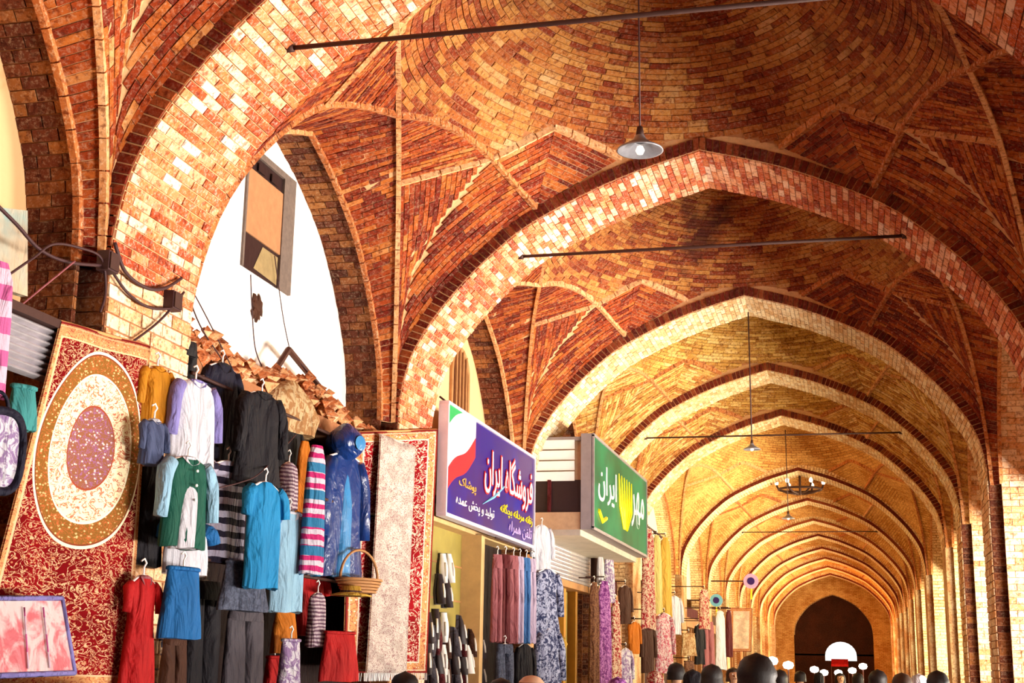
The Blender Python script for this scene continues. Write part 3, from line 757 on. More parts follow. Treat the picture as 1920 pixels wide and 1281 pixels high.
def hanging_carpet(name, tl, tr, br, bl, mat, label, thick=0.014, fringe=True, wave=0.012):
    """four world corners"""
    tl, tr, br, bl = (np.array(p, float) for p in (tl, tr, br, bl)); nu, nv = 14, 26
    nrm = np.cross(tr-tl, bl-tl); nrm /= np.linalg.norm(nrm)
    if nrm@(CAM-tl) < 0: nrm = -nrm
    base = (bl+br)/2; o = empty(name, tuple(base), 0, label, 'carpet')
    V, F, U = [], [], []
    for side in (1, 0):
        for i in range(nv+1):
            for j in range(nu+1):
                u_, v_ = j/nu, i/nv
                p = (tl*(1-u_)+tr*u_)*(1-v_)+(bl*(1-u_)+br*u_)*v_
                p = p+nrm*(wave*math.sin(u_*9+v_*2)+thick*side)-base
                V.append(p); U.append((u_, 1-v_))
    K = (nu+1)*(nv+1); row = nu+1
    for s in (0, 1):
        for i in range(nv):
            for j in range(nu):
                a = s*K+i*row+j; f = (a, a+1, a+row+1, a+row); F.append(f if s else f[::-1])
    for j in range(nu): F += [(j, j+1, K+j+1, K+j), (nv*row+j+1, nv*row+j, K+nv*row+j, K+nv*row+j+1)]
    for i in range(nv): F += [(i*row, (i+1)*row, K+(i+1)*row, K+i*row), (i*row+nu, K+i*row+nu, K+(i+1)*row+nu, (i+1)*row+nu)]
    pl = mesh('pile', V, F, mat, o, True, uvs=U)
    if fringe:
        mb = MB()
        for k in range(40):
            p = bl*(1-k/39)+br*(k/39)-base; q = p+np.array([0, 0, -.07])+nrm*random.uniform(-.01, .01); mb.tube([p, q], .004, 4)
        mb.build('fringe', 'hanger_white', pl)['kind'] = 'stuff'
    MB().tube([tl-base, tr-base], .012, 6).build('hem', mat, pl, True)
    return o
p_ = lambda px, py, X: at_x(px, py, X)
hanging_carpet('carpet', p_(112, 603, -2.95), p_(277, 650, -2.95), p_(240, 1300, -2.84), p_(-75, 1300, -2.84), 'carpet_red', 'tall red carpet with a cream oval medallion hung on the brick pillar')
hanging_carpet('carpet', p_(652, 812, -2.96), p_(818, 806, -2.96), p_(800, 1262, -2.90), p_(640, 1262, -2.90), 'carpet_side', 'red carpet with cream scrolls hung behind the white runner')
hanging_carpet('carpet_runner', p_(712, 815, -2.88), p_(776, 838, -2.88), p_(762, 1262, -2.80), p_(683, 1262, -2.80), 'carpet_white', 'narrow white floral runner carpet hung beside the blue raincoat')

# ---- garments in front of the white lunette bay
G = 'clothes hung in the bay with the white lunette'
gar = [
 ('jacket', 'shirt', (262, 690, 328, 795), -2.84, 'c_mustard', 'mustard yellow jacket hung beside the red carpet medallion', 'jacket', dict(collar='c_mustard')),
 ('shirt', 'shirt', (264, 788, 314, 872), -2.82, 'c_slate', 'slate blue shirt under the mustard jacket', 'shirt', dict(collar='c_white')),
 ('coat', 'dress', (260, 862, 314, 1062), -2.82, 'c_black', 'long black coat hung between the red carpet and green jacket', 'coat', dict(sleeves='none')),
 ('dress', 'dress', (236, 1080, 302, 1310), -2.80, 'c_red', 'bright red dress low beside the big carpet', 'dress', dict(sleeves='short', collar='c_rose')),
 ('trousers', 'trousers', (330, 640, 374, 822), -2.95, 'c_char', 'charcoal trousers hung highest under the lunette ledge', 'trousers', {}),
 ('blouse', 'coat', (322, 714, 412, 872), -2.84, 'c_white', 'white blouse with lavender sleeves above the green jacket', 'blouse', dict(smat='c_lav', collar='c_lav')),
 ('coat', 'coat', (378, 682, 456, 890), -2.98, 'c_navy', 'dark navy coat hung behind the lavender sleeved blouse', 'coat', dict(collar='c_black')),
 ('jacket', 'shirt', (302, 858, 404, 1028), -2.72, 'c_green', 'green jacket with pale sleeves hung in the middle of the stall', 'jacket', dict(smat='c_ice', panel='c_white', buttons=3, collar='c_white')),
 ('top', 'shirt', (300, 985, 402, 1078), -2.70, 'c_white', 'white top with blue sleeves over the blue skirt', 'top', dict(smat='c_blue', sleeves='short', collar='c_white', buttons=2)),
 ('skirt', 'skirt', (306, 1066, 382, 1198), -2.72, 'c_blue', 'plain bright blue skirt below the white top', 'skirt', {}),
 ('trousers', 'trousers', (304, 1192, 354, 1310), -2.82, 'c_brown', 'brown trousers under the bright blue skirt', 'trousers', {}),
 ('trousers', 'trousers', (350, 1090, 422, 1310), -2.86, 'c_black', 'black trousers between the blue skirt and grey trousers', 'trousers', {}),
 ('sweater', 'shirt', (383, 866, 474, 1056), -2.74, 'c_stripe', 'navy and white striped sweater', 'sweater', dict(sleeves='short')),
 ('skirt', 'skirt', (414, 1056, 506, 1146), -2.80, 'c_denim', 'grey denim skirt under the striped sweater', 'skirt', {}),
 ('trousers', 'trousers', (422, 1138, 502, 1310), -2.76, 'c_grey', 'wide grey trousers below the denim skirt', 'trousers', {}),
 ('jacket', 'coat', (448, 736, 534, 908), -2.95, 'c_black', 'black jacket hung high above the teal tee', 'jacket', dict(collar='c_char')),
 ('tshirt', 'shirt', (460, 905, 536, 1104), -2.70, 'c_teal', 'teal blue tee hung from a cord', 'shirt', dict(sleeves='short')),
 ('polo_shirt', 'shirt', (506, 960, 580, 1148), -2.74, 'c_ice', 'ice blue polo shirt with white collar above the orange skirt', 'shirt', dict(sleeves='short', collar='c_white', smat='c_sky')),
 ('skirt', 'skirt', (513, 1143, 558, 1226), -2.82, 'c_orange', 'small orange skirt under the ice blue polo shirt', 'skirt', {}),
 ('top', 'shirt', (522, 868, 562, 955), -2.84, 'c_pinkgrey', 'small pale finely striped top above the polo shirt', 'top', dict(sleeves='none')),
 ('jacket', 'shirt', (540, 940, 592, 1064), -2.92, 'c_denim', 'dark denim jacket half hidden behind the polo shirt', 'jacket', {}),
 ('scarf', 'scarf', (560, 828, 584, 962), -2.92, 'c_orange', 'orange scarf hung above the denim jacket', 'scarf', dict(hang=False)),
 ('scarf', 'scarf', (576, 836, 614, 1078), -2.86, 'c_multi', 'long scarf with magenta white and blue bands', 'scarf', dict(hang=False)),
 ('raincoat', 'coat', (606, 850, 688, 1082), -2.86, 'c_rain', 'shiny blue hooded raincoat hung beside the carpets', 'raincoat', dict(hood=True, smat='c_rain', panel='c_rainlight')),
 ('blouse', 'shirt', (556, 1078, 614, 1192), -2.92, 'c_red', 'red blouse below the banded scarf', 'blouse', dict(sleeves='short')),
 ('top', 'shirt', (578, 1112, 614, 1214), -2.84, 'c_pinkgrey', 'little pale striped top in front of the red blouse', 'top', dict(sleeves='none')),
 ('skirt', 'skirt', (526, 1200, 566, 1312), -2.92, 'c_whiteprint', 'printed white skirt under the orange skirt', 'skirt', {}),
 ('skirt', 'skirt', (498, 1232, 532, 1312), -2.84, 'c_red', 'red skirt beside the grey trousers', 'skirt', {}),
 ('jacket', 'coat', (520, 800, 566, 880), -3.02, 'c_char', 'charcoal jacket hung behind the orange scarf', 'jacket', {}),
 ('tablecloth', 'skirt', (602, 1186, 674, 1278), -2.84, 'c_red', 'folded bright red tablecloth below the raincoat', 'tablecloth', dict(hang=False)),
 ('trousers', 'trousers', (282, 1196, 312, 1310), -2.84, 'c_slate', 'slate blue trousers beside the red dress', 'trousers', {}),
]
LAY = [-3.02, -2.88, -2.74, -2.60, -2.46]
done = []
def layer(bx, X):
    hit = {L for q, L in done if q[0] < bx[2]-2 and bx[0]+2 < q[2] and q[1] < bx[3]+14 and bx[1]-14 < q[3]}
    L = min(LAY, key=lambda v: abs(v-X)+(10 if v in hit else 0)); done.append((bx, L)); return L
for nm, kd, bx, X, mt, lb, ct, kw in gar: garment(nm, kd, bx, layer(bx, X), mt, lb, ct, b=15, group=G, **kw)
# dark backing cloth of the stall and the poles that carry the clothes
MB().b2((-3.42, 8.45, 0), (-3.36, 12.65, 3.57)).build('stall_backcloth', cloth('c_backing', (.045, .012, .012)))
tag(bpy.data.objects['stall_backcloth'], 'dark brown backing cloth behind the hanging clothes', 'cloth')
for z, x, lb in ((3.53, -2.97, 'upper clothes pole under the lunette ledge'), (2.95, -2.9, 'middle clothes pole behind the sweater'), (2.3, -2.9, 'lower clothes pole behind the trousers')):
    o = empty('clothes_pole', (x, 10.5, z), 0, 'thin iron ' + lb, 'pole')
    MB().tube([(0, -2.15, 0), (0, 2.25, 0)], .014, 8).build('rod', 'dark_iron', o, True)
    for y in (-2.0, 2.1): MB().b2((-.5, y-.015, -.015), (.01, y+.015, .015)).build('bracket', 'dark_iron', o)

# woven basket beside the raincoat
bs, h_, w_, rz_ = spot((636, 1066, 712, 1112), -2.72)
o = empty('basket', bs, rz_, 'wooden basket with a handle hung in front of the carpets', 'basket')
mb = MB()
for k in range(5): mb.lathe([(w_*(.36+.03*k), h_*.12*k), (w_*(.38+.03*k), h_*.12*k+h_*.05), (w_*(.36+.03*k), h_*.12*k+h_*.1)], (0, 0, 0), 24, sy=.6)
mb.lathe([(0, 0), (w_*.36, 0)], seg=24, sy=.6); mb.build('weave', 'wood', o, True)
MB().tube([(w_*.46*math.cos(a), 0, h_*.55+h_*1.2*math.sin(a)) for a in np.linspace(0, math.pi, 15)], .012, 6).build('handle', 'wood', o, True)
bs, h_, w_, rz_ = spot((628, 1096, 690, 1118), -2.70)
o = empty('hat', bs, rz_, 'straw hat hung below the wooden basket', 'hat')
MB().lathe([(0, h_*.9), (w_*.22, h_*.85), (w_*.26, h_*.3), (w_*.5, h_*.1), (w_*.5, 0), (w_*.24, h_*.2)], seg=24, sy=.7).build('brim', 'c_gold', o, True)
MB().lathe([(w_*.27, h_*.25), (w_*.265, h_*.45)], seg=24, sy=.7).build('band', 'c_brown', o, True)

# ---- the foreground stall at the lower corner
o = empty('bedding_pack', (-2.62, 6.22, 1.52), 0, 'clear zipped pack of pink and white bedding on the magenta table', 'bedding')
plain('plastic_clear', (.93, .74, .78), .25, var=.2, spec=.6, scale=40)
pa, pb, pc, pd = p_(-20, 1122, -2.62), p_(116, 1122, -2.62), p_(140, 1262, -2.56), p_(-20, 1268, -2.56)
off = np.array(o.location)
def slab(name, q, th, mat, parent, inset=0.0, out=0.0):
    q = [np.array(x)-off for x in q]; c = sum(q)/4; q = [x+(c-x)*inset for x in q]; d = np.array([th, 0, 0]); e = np.array([out, 0, 0])
    return MB().add([x+e for x in q]+[x+e-d for x in q], [(0, 1, 2, 3), (7, 6, 5, 4), (0, 4, 5, 1), (1, 5, 6, 2), (2, 6, 7, 3), (3, 7, 4, 0)]).build(name, mat, parent)
slab('bag', (pa, pb, pc, pd), .16, cloth('c_bed', (.93, .80, .80), (.85, .25, .3), 'plain', 7, shine=.6), o)
for t in (.42, .68):
    a, b_ = pa*(1-t)+pb*t-off, pd*(1-t)+pc*t-off; MB().tube([a+(b_-a)*.12+np.array([.012, 0, 0]), b_+(a-b_)*.08+np.array([.008, 0, 0])], .005, 6).build('seam', 'c_pinkscarf', o, True)
for a, b_ in ((pa, pb), (pb, pc), (pc, pd)): MB().tube([a-off, b_-off], .014, 6).build('piping', 'c_lav', o, True)
tb = empty('display_table', (-2.6, 6.2, 0), 0, 'display table under a bright magenta cloth', 'table')
MB().b2((-.35, -.8, 1.46), (.3, .75, 1.5)).build('tabletop', 'wood', tb)
cl = sheet_body([(0, 1), (1, 1.02)], 1.6, 1.3, .34, 9, .05, nr=6); cl.v = [(y*1.0, x, z+.2) for x, y, z in cl.v]; cl.build('table_skirt', 'c_magenta', tb, True)
for x in (-.3, .25):
    for y in (-.7, .65): MB().b2((x-.02, y-.02, 0), (x+.02, y+.02, 1.46)).build('leg', 'dark_wood', tb)
# corrugated shutter, scarf and bags
a0 = p_(18, 575, -3.0); a1 = p_(104, 628, -3.0); zlo = solve_z(a1[0], a1[1], 722)
o = empty('corrugated_shutter', (-3.0, a0[1]-.2, zlo), 0, 'grey corrugated metal shutter beside the top of the big carpet', 'shutter')
L_ = a1[1]-a0[1]+.25; H_ = a1[2]-zlo+.02; nsl = 8
plain('zinc', (.55, .52, .56), .35, .6, var=.35, scale=10)
for k in range(nsl):
    mb = MB(); rows = [[(.035*math.sin(math.pi*s/6), y, H_*(k+s/6)/nsl) for y in (0, L_)] for s in range(7)]
    mb.grid(rows); mb.grid([[(x-.006, y, z) for x, y, z in r] for r in rows][::-1]); mb.build('slat', 'zinc', o)
MB().b2((-.05, -.02, H_), (.06, L_+.02, H_+.05)).build('header', 'dark_iron', o)
garment('scarf', 'scarf', (-34, 492, 34, 742), -2.80, 'c_pinkscarf', 'pink and white scarf hung in the upper corner', 'scarf', hang=False)
garment('cloth', 'skirt', (16, 726, 74, 806), -2.86, 'c_aqua', 'small aqua cloth under the corrugated shutter', 'cloth', hang=False)
bs, h_, w_, rz_ = spot((-40, 772, 34, 922), -2.74, 10)
o = empty('bag', bs, rz_, 'rounded bag with a dark blue rim beside the big carpet', 'bag')
oval = [(w_*.5*math.copysign(abs(math.cos(a))**.7, math.cos(a)), h_*.5+h_*.5*math.copysign(abs(math.sin(a))**.7, math.sin(a))) for a in np.linspace(0, 2*math.pi, 33)[:-1]]
MB().add([(x, -.05, z) for x, z in oval]+[(x, .05, z) for x, z in oval], [tuple(range(32)), tuple(range(32, 64))[::-1]]+[(k, k+32, (k+1) % 32+32, (k+1) % 32) for k in range(32)]).build('pouch', 'c_whiteprint', o)
MB().tube([(x, -.05, z) for x, z in oval+oval[:2]], .022, 8).build('rim', 'c_navy', o, True)
MB().tube([(w_*.25*math.cos(a), 0, h_+h_*.25*math.sin(a)) for a in np.linspace(0, math.pi, 12)], .01, 6).build('strap', 'c_navy', o, True)
# painted plaster panel of the first niche
q = [p_(-30, 385, -3.3), p_(52, 395, -3.3), p_(52, 556, -3.3), p_(-30, 530, -3.3)]
MB().add([x for x in q]+[x+np.array([-.05, 0, 0]) for x in q], [(0, 1, 2, 3), (7, 6, 5, 4), (0, 4, 5, 1), (1, 5, 6, 2), (2, 6, 7, 3), (3, 7, 4, 0)]).build('wall_panel', cloth('c_paint', (.85, .72, .55), (.35, .68, .7), 'plain', 1.3))
tag(bpy.data.objects['wall_panel'], 'faded aqua and cream painted board above the corrugated shutter', 'panel', kind='structure')

# ---- lunette window, rubble, stains
def recessed_window(name, y0, y1, z0, z1, x, label, kind):
    o = empty(name, (x, (y0+y1)/2, z0), 0, label, kind='structure')
    hw, hh = (y1-y0)/2, z1-z0; fr = MB(); d = .16
    if kind == 'slot':
        fr.b2((-.02, -hw, hh), (.03, hw, hh+.06)).b2((-.02, hw, 0), (.03, hw+.05, hh+.06)).b2((-.02, -hw-.03, 0), (.02, -hw, hh+.05))
        fr.build('window_frame', plain('grey_stone', (.16, .12, .10), .9, var=.4, scale=20), o)
        MB().b2((.004, -hw, hh*.30), (.02, hw*.55, hh*.86)).build('shutter_board', plain('board', (.42, .2, .09), .8, var=.3, scale=12), o)
        MB().b2((.002, hw*.55, 0), (.03, hw, hh)).build('reveal', 'grey_stone', o)
        MB().b2((.001, -hw, 0), (.008, hw*.55, hh)).build('pane', plain('dark_pane', (.03, .015, .015), .4, var=.2), o)
        MB().add([(.012, -hw*.55, .04), (.012, hw*.5, .02), (.012, hw*.5, hh*.27), (.012, -hw*.2, hh*.27)], [(0, 1, 2, 3)]).build('broken_pane', plain('olive_pane', (.30, .22, .10), .7, var=.4), o)
        for k in (-.5, .1): MB().b2((.02, hw*k-.07, hh*.88), (.03, hw*k+.07, hh*.95)).build('gap', 'dark_pane', o)
    return o
a, b_ = p_(450, 492, -3.5), p_(545, 350, -3.5)
recessed_window('window_1', a[1]+.03, p_(535, 545, -3.5)[1], p_(530, 545, -3.5)[2]-.02, p_(505, 320, -3.5)[2]+.02, -3.5, 'tall narrow boarded window slot in the white lunette', 'slot')
# barred window of the next lunette
g0, g1 = p_(842, 770, -3.5), p_(873, 770, -3.5); zt = p_(857, 652, -3.5)[2]; hw = (g1[1]-g0[1])/2
o = empty('window_2', (-3.5, (g0[1]+g1[1])/2, g0[2]-.1), 0, 'small arched window with iron bars in the orange lunette', kind='structure')
H_ = zt-g0[2]+.1
arc = [(hw*math.cos(t), H_-hw*.9+hw*.9*math.sin(t)) for t in np.linspace(0, math.pi, 13)]
out = [(hw, 0)]+arc+[(-hw, 0)]
MB().add([(.012, y, z) for y, z in out]+[(-.05, y, z) for y, z in out], [tuple(range(len(out)))]).build('pane', plain('brown_dark', (.16, .05, .02), .5, var=.4), o)
MB().tube([(.02, y, z) for y, z in out], .03, 6).build('window_frame', 'wood', o)
for k in (-.6, -.2, .2, .6): MB().tube([(.04, hw*k, 0), (.04, hw*k, H_-hw*.9+hw*.9*math.sqrt(1-k*k))], .018, 6).build('bar', 'wood', o)
# rubble and stuffing on the ledge below the lunette
def chunk(mb, c, r):
    vs = [(c[0]+r*random.uniform(.6, 1.2)*x, c[1]+r*random.uniform(.6, 1.5)*y, c[2]+r*random.uniform(.5, 1.0)*z) for x, y, z in ((1, 0, 0), (-1, 0, 0), (0, 1, 0), (0, -1, 0), (0, 0, 1), (0, 0, -1))]
    mb.add(vs, [(0, 2, 4), (2, 1, 4), (1, 3, 4), (3, 0, 4), (2, 0, 5), (1, 2, 5), (3, 1, 5), (0, 3, 5)])
lg = empty('wall_ledge', (-3.3, 10.5, 3.70), 0, 'rough brick ledge below the white lunette', kind='structure')
MB().b2((-.22, -2.2, -.12), (.22, 2.2, 0)).build('ledge_slab', 'mortar_dark', lg)
brick_mat('rubble_mat', [(0, (.12, .03, .012)), (.4, (.5, .14, .04)), (.7, (.8, .45, .2)), (1, (.93, .8, .6))], wear_amt=.5)
mb = MB()
for k in range(900):
    y = random.uniform(-2.15, 2.15); x = random.uniform(-.2, .24); top = .22+.12*math.sin(y*2.1+1)+.1*(y < -.8)
    chunk(mb, (x, y, random.uniform(0, top)*(1-.8*max(0, x))), random.uniform(.035, .085))
o = mb.build('rubble', 'rubble_mat'); o.location = (-3.3, 10.5, 3.70); tag(o, 'broken brick rubble and straw heaped along the lunette ledge', 'rubble', kind='stuff')
a_ = o.data.attributes.new('rnd', 'FLOAT', 'FACE'); a_.data.foreach_set('value', [random.random() for k in range(900) for j in range(8)])
# a tied sack and a wooden bracket on the ledge
bs, h_, w_, rz_ = spot((480, 716, 600, 812), -3.06, 10)
o = empty('sack', bs, rz_, 'pale yellow cloth sack slumped on the ledge', 'sack')
sheet_body([(0, .15), (.2, .5), (.6, .95), (1, .8)], w_, h_, .12, 4, .2).build('sack_body', 'c_tile', o, True)
MB().tube([(w_*.09*math.cos(a), .03*math.sin(a), h_*.97) for a in np.linspace(0, 2*math.pi, 13)], .012, 6).build('tie', 'c_brown', o, True)
o = empty('wooden_bracket', (0, 0, 0), 0, 'forked wooden prop standing on the ledge before the lunette', 'prop')
j0, j1, j2 = p_(541, 655, -3.3), p_(505, 712, -3.3), p_(640, 776, -3.3)
o.location = tuple(j1)
for a, b_ in ((j0, j1), (j0, j2)): MB().tube([np.array(a)-j1, np.array(b_)-j1], .028, 6).build('strut', 'dark_wood', o)
# brown stain of flaked plaster on the lunette
pt = p_(482, 580, -3.49); V = []
for k in range(22):
    a = 2*math.pi*k/22; r = random.uniform(.05, .13); V.append((0, r*math.cos(a), 1.3*r*math.sin(a)))
o = MB().add(V+[(.012, v[1]*.8, v[2]*.8) for v in V], [tuple(range(22, 44))]+[(k, (k+1) % 22, (k+1) % 22+22, k+22) for k in range(22)]).build('trim_1', 'c_brown'); o.location = tuple(pt)
tag(o, 'patch of bare brown brick where the white plaster fell off', kind='structure')

# ---- cables on the pillar and across the lunette
cab = [
 ('thick black cable swagged from the upper corner to the pillar', [(-40, 350, -3.0), (30, 420, -3.0), (75, 468, -3.0), (130, 492, -2.98), (200, 498, -2.97)], .016),
 ('cable looping up over the arch foot to the junction box', [(10, 520, -3.0), (62, 484, -3.0), (100, 458, -2.98), (150, 465, -2.97), (190, 485, -2.96), (198, 545, -2.97), (188, 585, -2.97)], .012),
 ('twisted cable sagging below the arch foot in front of the pillar', [(215, 455, -2.96), (235, 510, -2.95), (275, 540, -2.95), (310, 540, -2.95), (340, 522, -2.96)], .018),
 ('second cable sagging deeper across the pillar bricks', [(205, 500, -2.96), (240, 550, -2.95), (285, 578, -2.95), (340, 576, -2.96)], .014),
 ('pale cord crossing the pillar above the corrugated shutter', [(36, 575, -2.95), (85, 535, -2.95), (140, 490, -2.95)], .009),
 ('thin wire running down past the lunette corner', [(345, 530, -3.05), (375, 610, -3.05), (420, 680, -3.05), (470, 760, -2.95)], .008),
 ('second thin wire beside the lunette corner', [(350, 525, -3.05), (390, 600, -3.05), (440, 700, -3.05)], .007),
 ('wire hanging from the window slot to the ledge', [(470, 515, -3.46), (472, 570, -3.46), (478, 650, -3.46), (492, 690, -3.4)], .008),
 ('wire running from the window slot to the wooden prop', [(515, 480, -3.46), (530, 590, -3.44), (543, 655, -3.35)], .007),
 ('wire stretched from the prop to the arch foot', [(545, 660, -3.3), (600, 722, -3.25), (648, 775, -3.2)], .012),
 ('brown cord strung between the hung clothes', [(395, 918, -2.66), (450, 905, -2.66), (490, 885, -2.66), (555, 815, -2.75)], .007),
 ('cable running along the pillar bricks to the clothes', [(250, 640, -2.96), (290, 610, -2.96), (320, 580, -2.96), (345, 548, -2.96)], .013),
]
for lb, pts, r in cab:
    P = [p_(*q) for q in pts]; o = cable('cable', [x-P[0] for x in P], r*.68, 'cable_dark' if 'pale' not in lb else 'c_rose'); o.location = tuple(P[0]); tag(o, lb, 'cable', 'cables around the brick pillar')
for (px, py, X), lb in (((205, 492, -2.95), 'dark junction box among cables on the pillar'), ((325, 565, -2.95), 'second dark junction box by the lunette edge')):
    bs = p_(px, py, X); o = empty('junction_box', tuple(bs), 0, lb, 'box')
    MB().b2((-.05, -.06, -.06), (.03, .06, .06)).build('housing', 'cable_dark', o); MB().b2((.03, -.05, -.05), (.04, .05, .05)).build('cover', 'dark_iron', o)

# ================================================================ writing
def _forms():
    t = {}
    for cp in list(range(0xFB50, 0xFE00))+list(range(0xFE70, 0xFEFD)):
        d = unicodedata.decomposition(chr(cp)).split()
        if len(d) == 2 and d[0] in ('<isolated>', '<final>', '<initial>', '<medial>'): t.setdefault(chr(int(d[1], 16)), {})[d[0][1:-1]] = chr(cp)
    return t
FORMS = _forms()
def shape(s):
    out = []
    for i, ch in enumerate(s):
        f = FORMS.get(ch)
        if not f: out.append(ch); continue
        pv = FORMS.get(s[i-1]) if i else None; nx = FORMS.get(s[i+1]) if i+1 < len(s) else None
        jp = bool(pv and 'initial' in pv and 'final' in f); jn = bool(nx and 'initial' in f and 'final' in nx)
        k = 'medial' if jp and jn else 'final' if jp else 'initial' if jn else 'isolated'
        out.append(f.get(k) or f.get('isolated') or ch)
    return ''.join(out[::-1])
def lettering(txt, parent, loc, height, width, mat, outline=None, name='lettering', shaped=True, shear=0.0):
    """flat raised writing on a board that faces +x; loc = (out, y centre, z centre) in the parent's frame"""
    def one(offset, m, out):
        c = bpy.data.curves.new(name, 'FONT'); c.body = shape(txt) if shaped else txt; c.size = 1.0; c.align_x = 'CENTER'; c.align_y = 'CENTER'; c.extrude = .004; c.offset = offset; c.shear = shear; c.resolution_u = 3
        o = bpy.data.objects.new(name, c); COL.objects.link(o)
        bpy.context.view_layer.update()
        dg = bpy.context.evaluated_depsgraph_get(); me = bpy.data.meshes.new_from_object(o.evaluated_get(dg)); bpy.data.objects.remove(o)
        me.materials.clear(); me.materials.append(MATS[m])
        return me
    me = one(0.0, mat, 0)
    v = np.empty(len(me.vertices)*3); me.vertices.foreach_get('co', v); v = v.reshape(-1, 3)
    lo, hi = v.min(0), v.max(0); sx, sy = width/(hi[0]-lo[0]), height/(hi[1]-lo[1]); cx, cy = (lo[0]+hi[0])/2, (lo[1]+hi[1])/2
    def put(me, out, nm):
        v = np.empty(len(me.vertices)*3); me.vertices.foreach_get('co', v); v = v.reshape(-1, 3)
        w3 = np.stack([np.full(len(v), loc[0]+out)+np.sign(v[:, 2])*.004, loc[1]+(v[:, 0]-cx)*sx, loc[2]+(v[:, 1]-cy)*sy], 1)
        me.vertices.foreach_set('co', w3.ravel()); me.update()
        o = bpy.data.objects.new(nm, me); link(o, parent); return o
    if outline: put(one(outline[1], outline[0], 0), 0.0, name+'_outline')
    return put(me, .006 if outline else 0.0, name)

# ---- purple shop sign
plain('sign_white', (.93, .9, .95), .4, var=.03, bumpy=0); plain('sign_pink', (.86, .35, .62), .4, var=.1, bumpy=0); plain('sign_red', (.78, .02, .03), .4, var=.1, bumpy=0); plain('sign_yellow', (.93, .78, .02), .4, var=.05, bumpy=0)
plain('sign_green', (.02, .35, .1), .4, var=.1, bumpy=0); plain('sign_orange', (.8, .45, .1), .4, var=.1, bumpy=0); plain('sign_lilac', (.55, .4, .8), .4, var=.1, bumpy=0); plain('sign_cyan', (.2, .6, .9), .4, var=.05, bumpy=0)
def sign_mat(name, a, b2, c3):
    m, n, b = nt_new(name); p = tc(n); x, y, z = sep(n, p)
    c = mix(n, ramp(n, noise(n, .7, 2, p), [(.4, (0, 0, 0)), (.6, (1, 1, 1))]), a, b2)
    c = mix(n, math_(n, 'MULTIPLY', ramp(n, noise(n, 1.3, 3, p, .5, .5), [(.55, (0, 0, 0)), (.7, (1, 1, 1))]), .6), c, c3)
    n.links.new(c, b.inputs['Base Color']); b.inputs['Roughness'].default_value = .35
sign_mat('sign_purple', (.012, .003, .20), (.04, .006, .13), (.008, .02, .36))
sign_mat('sign_greenface', (.0, .10, .045), (.0, .19, .09), (.01, .05, .03))
A0, A1 = p_(840, 765, -2.86), p_(1001, 856, -2.86); z0 = p_(838, 962, -2.86)[2]; z1 = A0[2]; z1b = A1[2]
y0, y1 = A0[1], A1[1]; Ls, Hs = y1-y0, (z1+z1b)/2-z0
o = empty('shop_sign', (-2.86, (y0+y1)/2, z0), 0, 'wide purple shop sign with a flag and white Persian writing', 'sign')
o_sign = o; bdp = MB().b2((-.08, -Ls/2, 0), (0, Ls/2, Hs)).build('board', 'sign_purple', o)
fr = MB()
for a, b_ in (((-.09, -Ls/2-.03, -.04), (.02, Ls/2+.03, 0)), ((-.09, -Ls/2-.03, Hs), (.02, Ls/2+.03, Hs+.035)), ((-.09, -Ls/2-.04, 0), (.02, -Ls/2, Hs)), ((-.09, Ls/2, 0), (.02, Ls/2+.04, Hs))): fr.b2(a, b_)
fr.build('frame', plain('sign_frame', (.72, .66, .8), .4, .3, var=.1), o)
# waving flag: green, white, red bands
def wav(u, s): return s+.035*math.sin(u*7)
fu0, fu1 = -Ls/2, -Ls/2+Ls*.27
for k, (mt, s0, s1) in enumerate((('sign_green', 1.0, .80), ('sign_white', .80, .40), ('sign_red', .40, .20))):
    P = []
    for i in range(13):
        u = i/12; y = fu0+(fu1-fu0)*u; sl = .42*u
        top = min(1.0, (s0 if k else 1.4)+sl+(.03*math.sin(u*7) if k else 0)); bot = min(1.0, s1+sl+.03*math.sin(u*7))
        P.append([(.004, y, Hs*bot), (.004, y, Hs*top), (.009, y, Hs*top), (.009, y, Hs*bot)])
    MB().grid(P, True).build('flag_band', mt, bdp)
lettering('فروشگاه ایران', bdp, (.01, Ls*.17, Hs*.60), Hs*.50, Ls*.60, 'sign_white', ('sign_red', .03))
lettering('پوشاک', bdp, (.008, -Ls*.30, Hs*.33), Hs*.12, Ls*.17, 'sign_orange')
lettering('زنانه مردانه بچگانه', bdp, (.008, Ls*.27, Hs*.26), Hs*.14, Ls*.42, 'sign_yellow')
lettering('تولید و پخش عمده', bdp, (.008, -Ls*.21, Hs*.15), Hs*.13, Ls*.40, 'sign_white')
lettering('تلفن همراه', bdp, (.008, Ls*.32, Hs*.10), Hs*.15, Ls*.30, 'sign_lilac')
MB().tube([(.008, -Ls*.14, Hs*.22), (.008, -.02*Ls, Hs*.34), (.008, Ls*.10, Hs*.50)], [.004, .02, .012], 6).build('swoosh', 'sign_cyan', bdp)
for y in (-Ls*.3, Ls*.3): MB().tube([(-.04, y, Hs), (-.35, y, Hs+.25)], .012, 6).build('stay_rod', 'dark_iron', o)
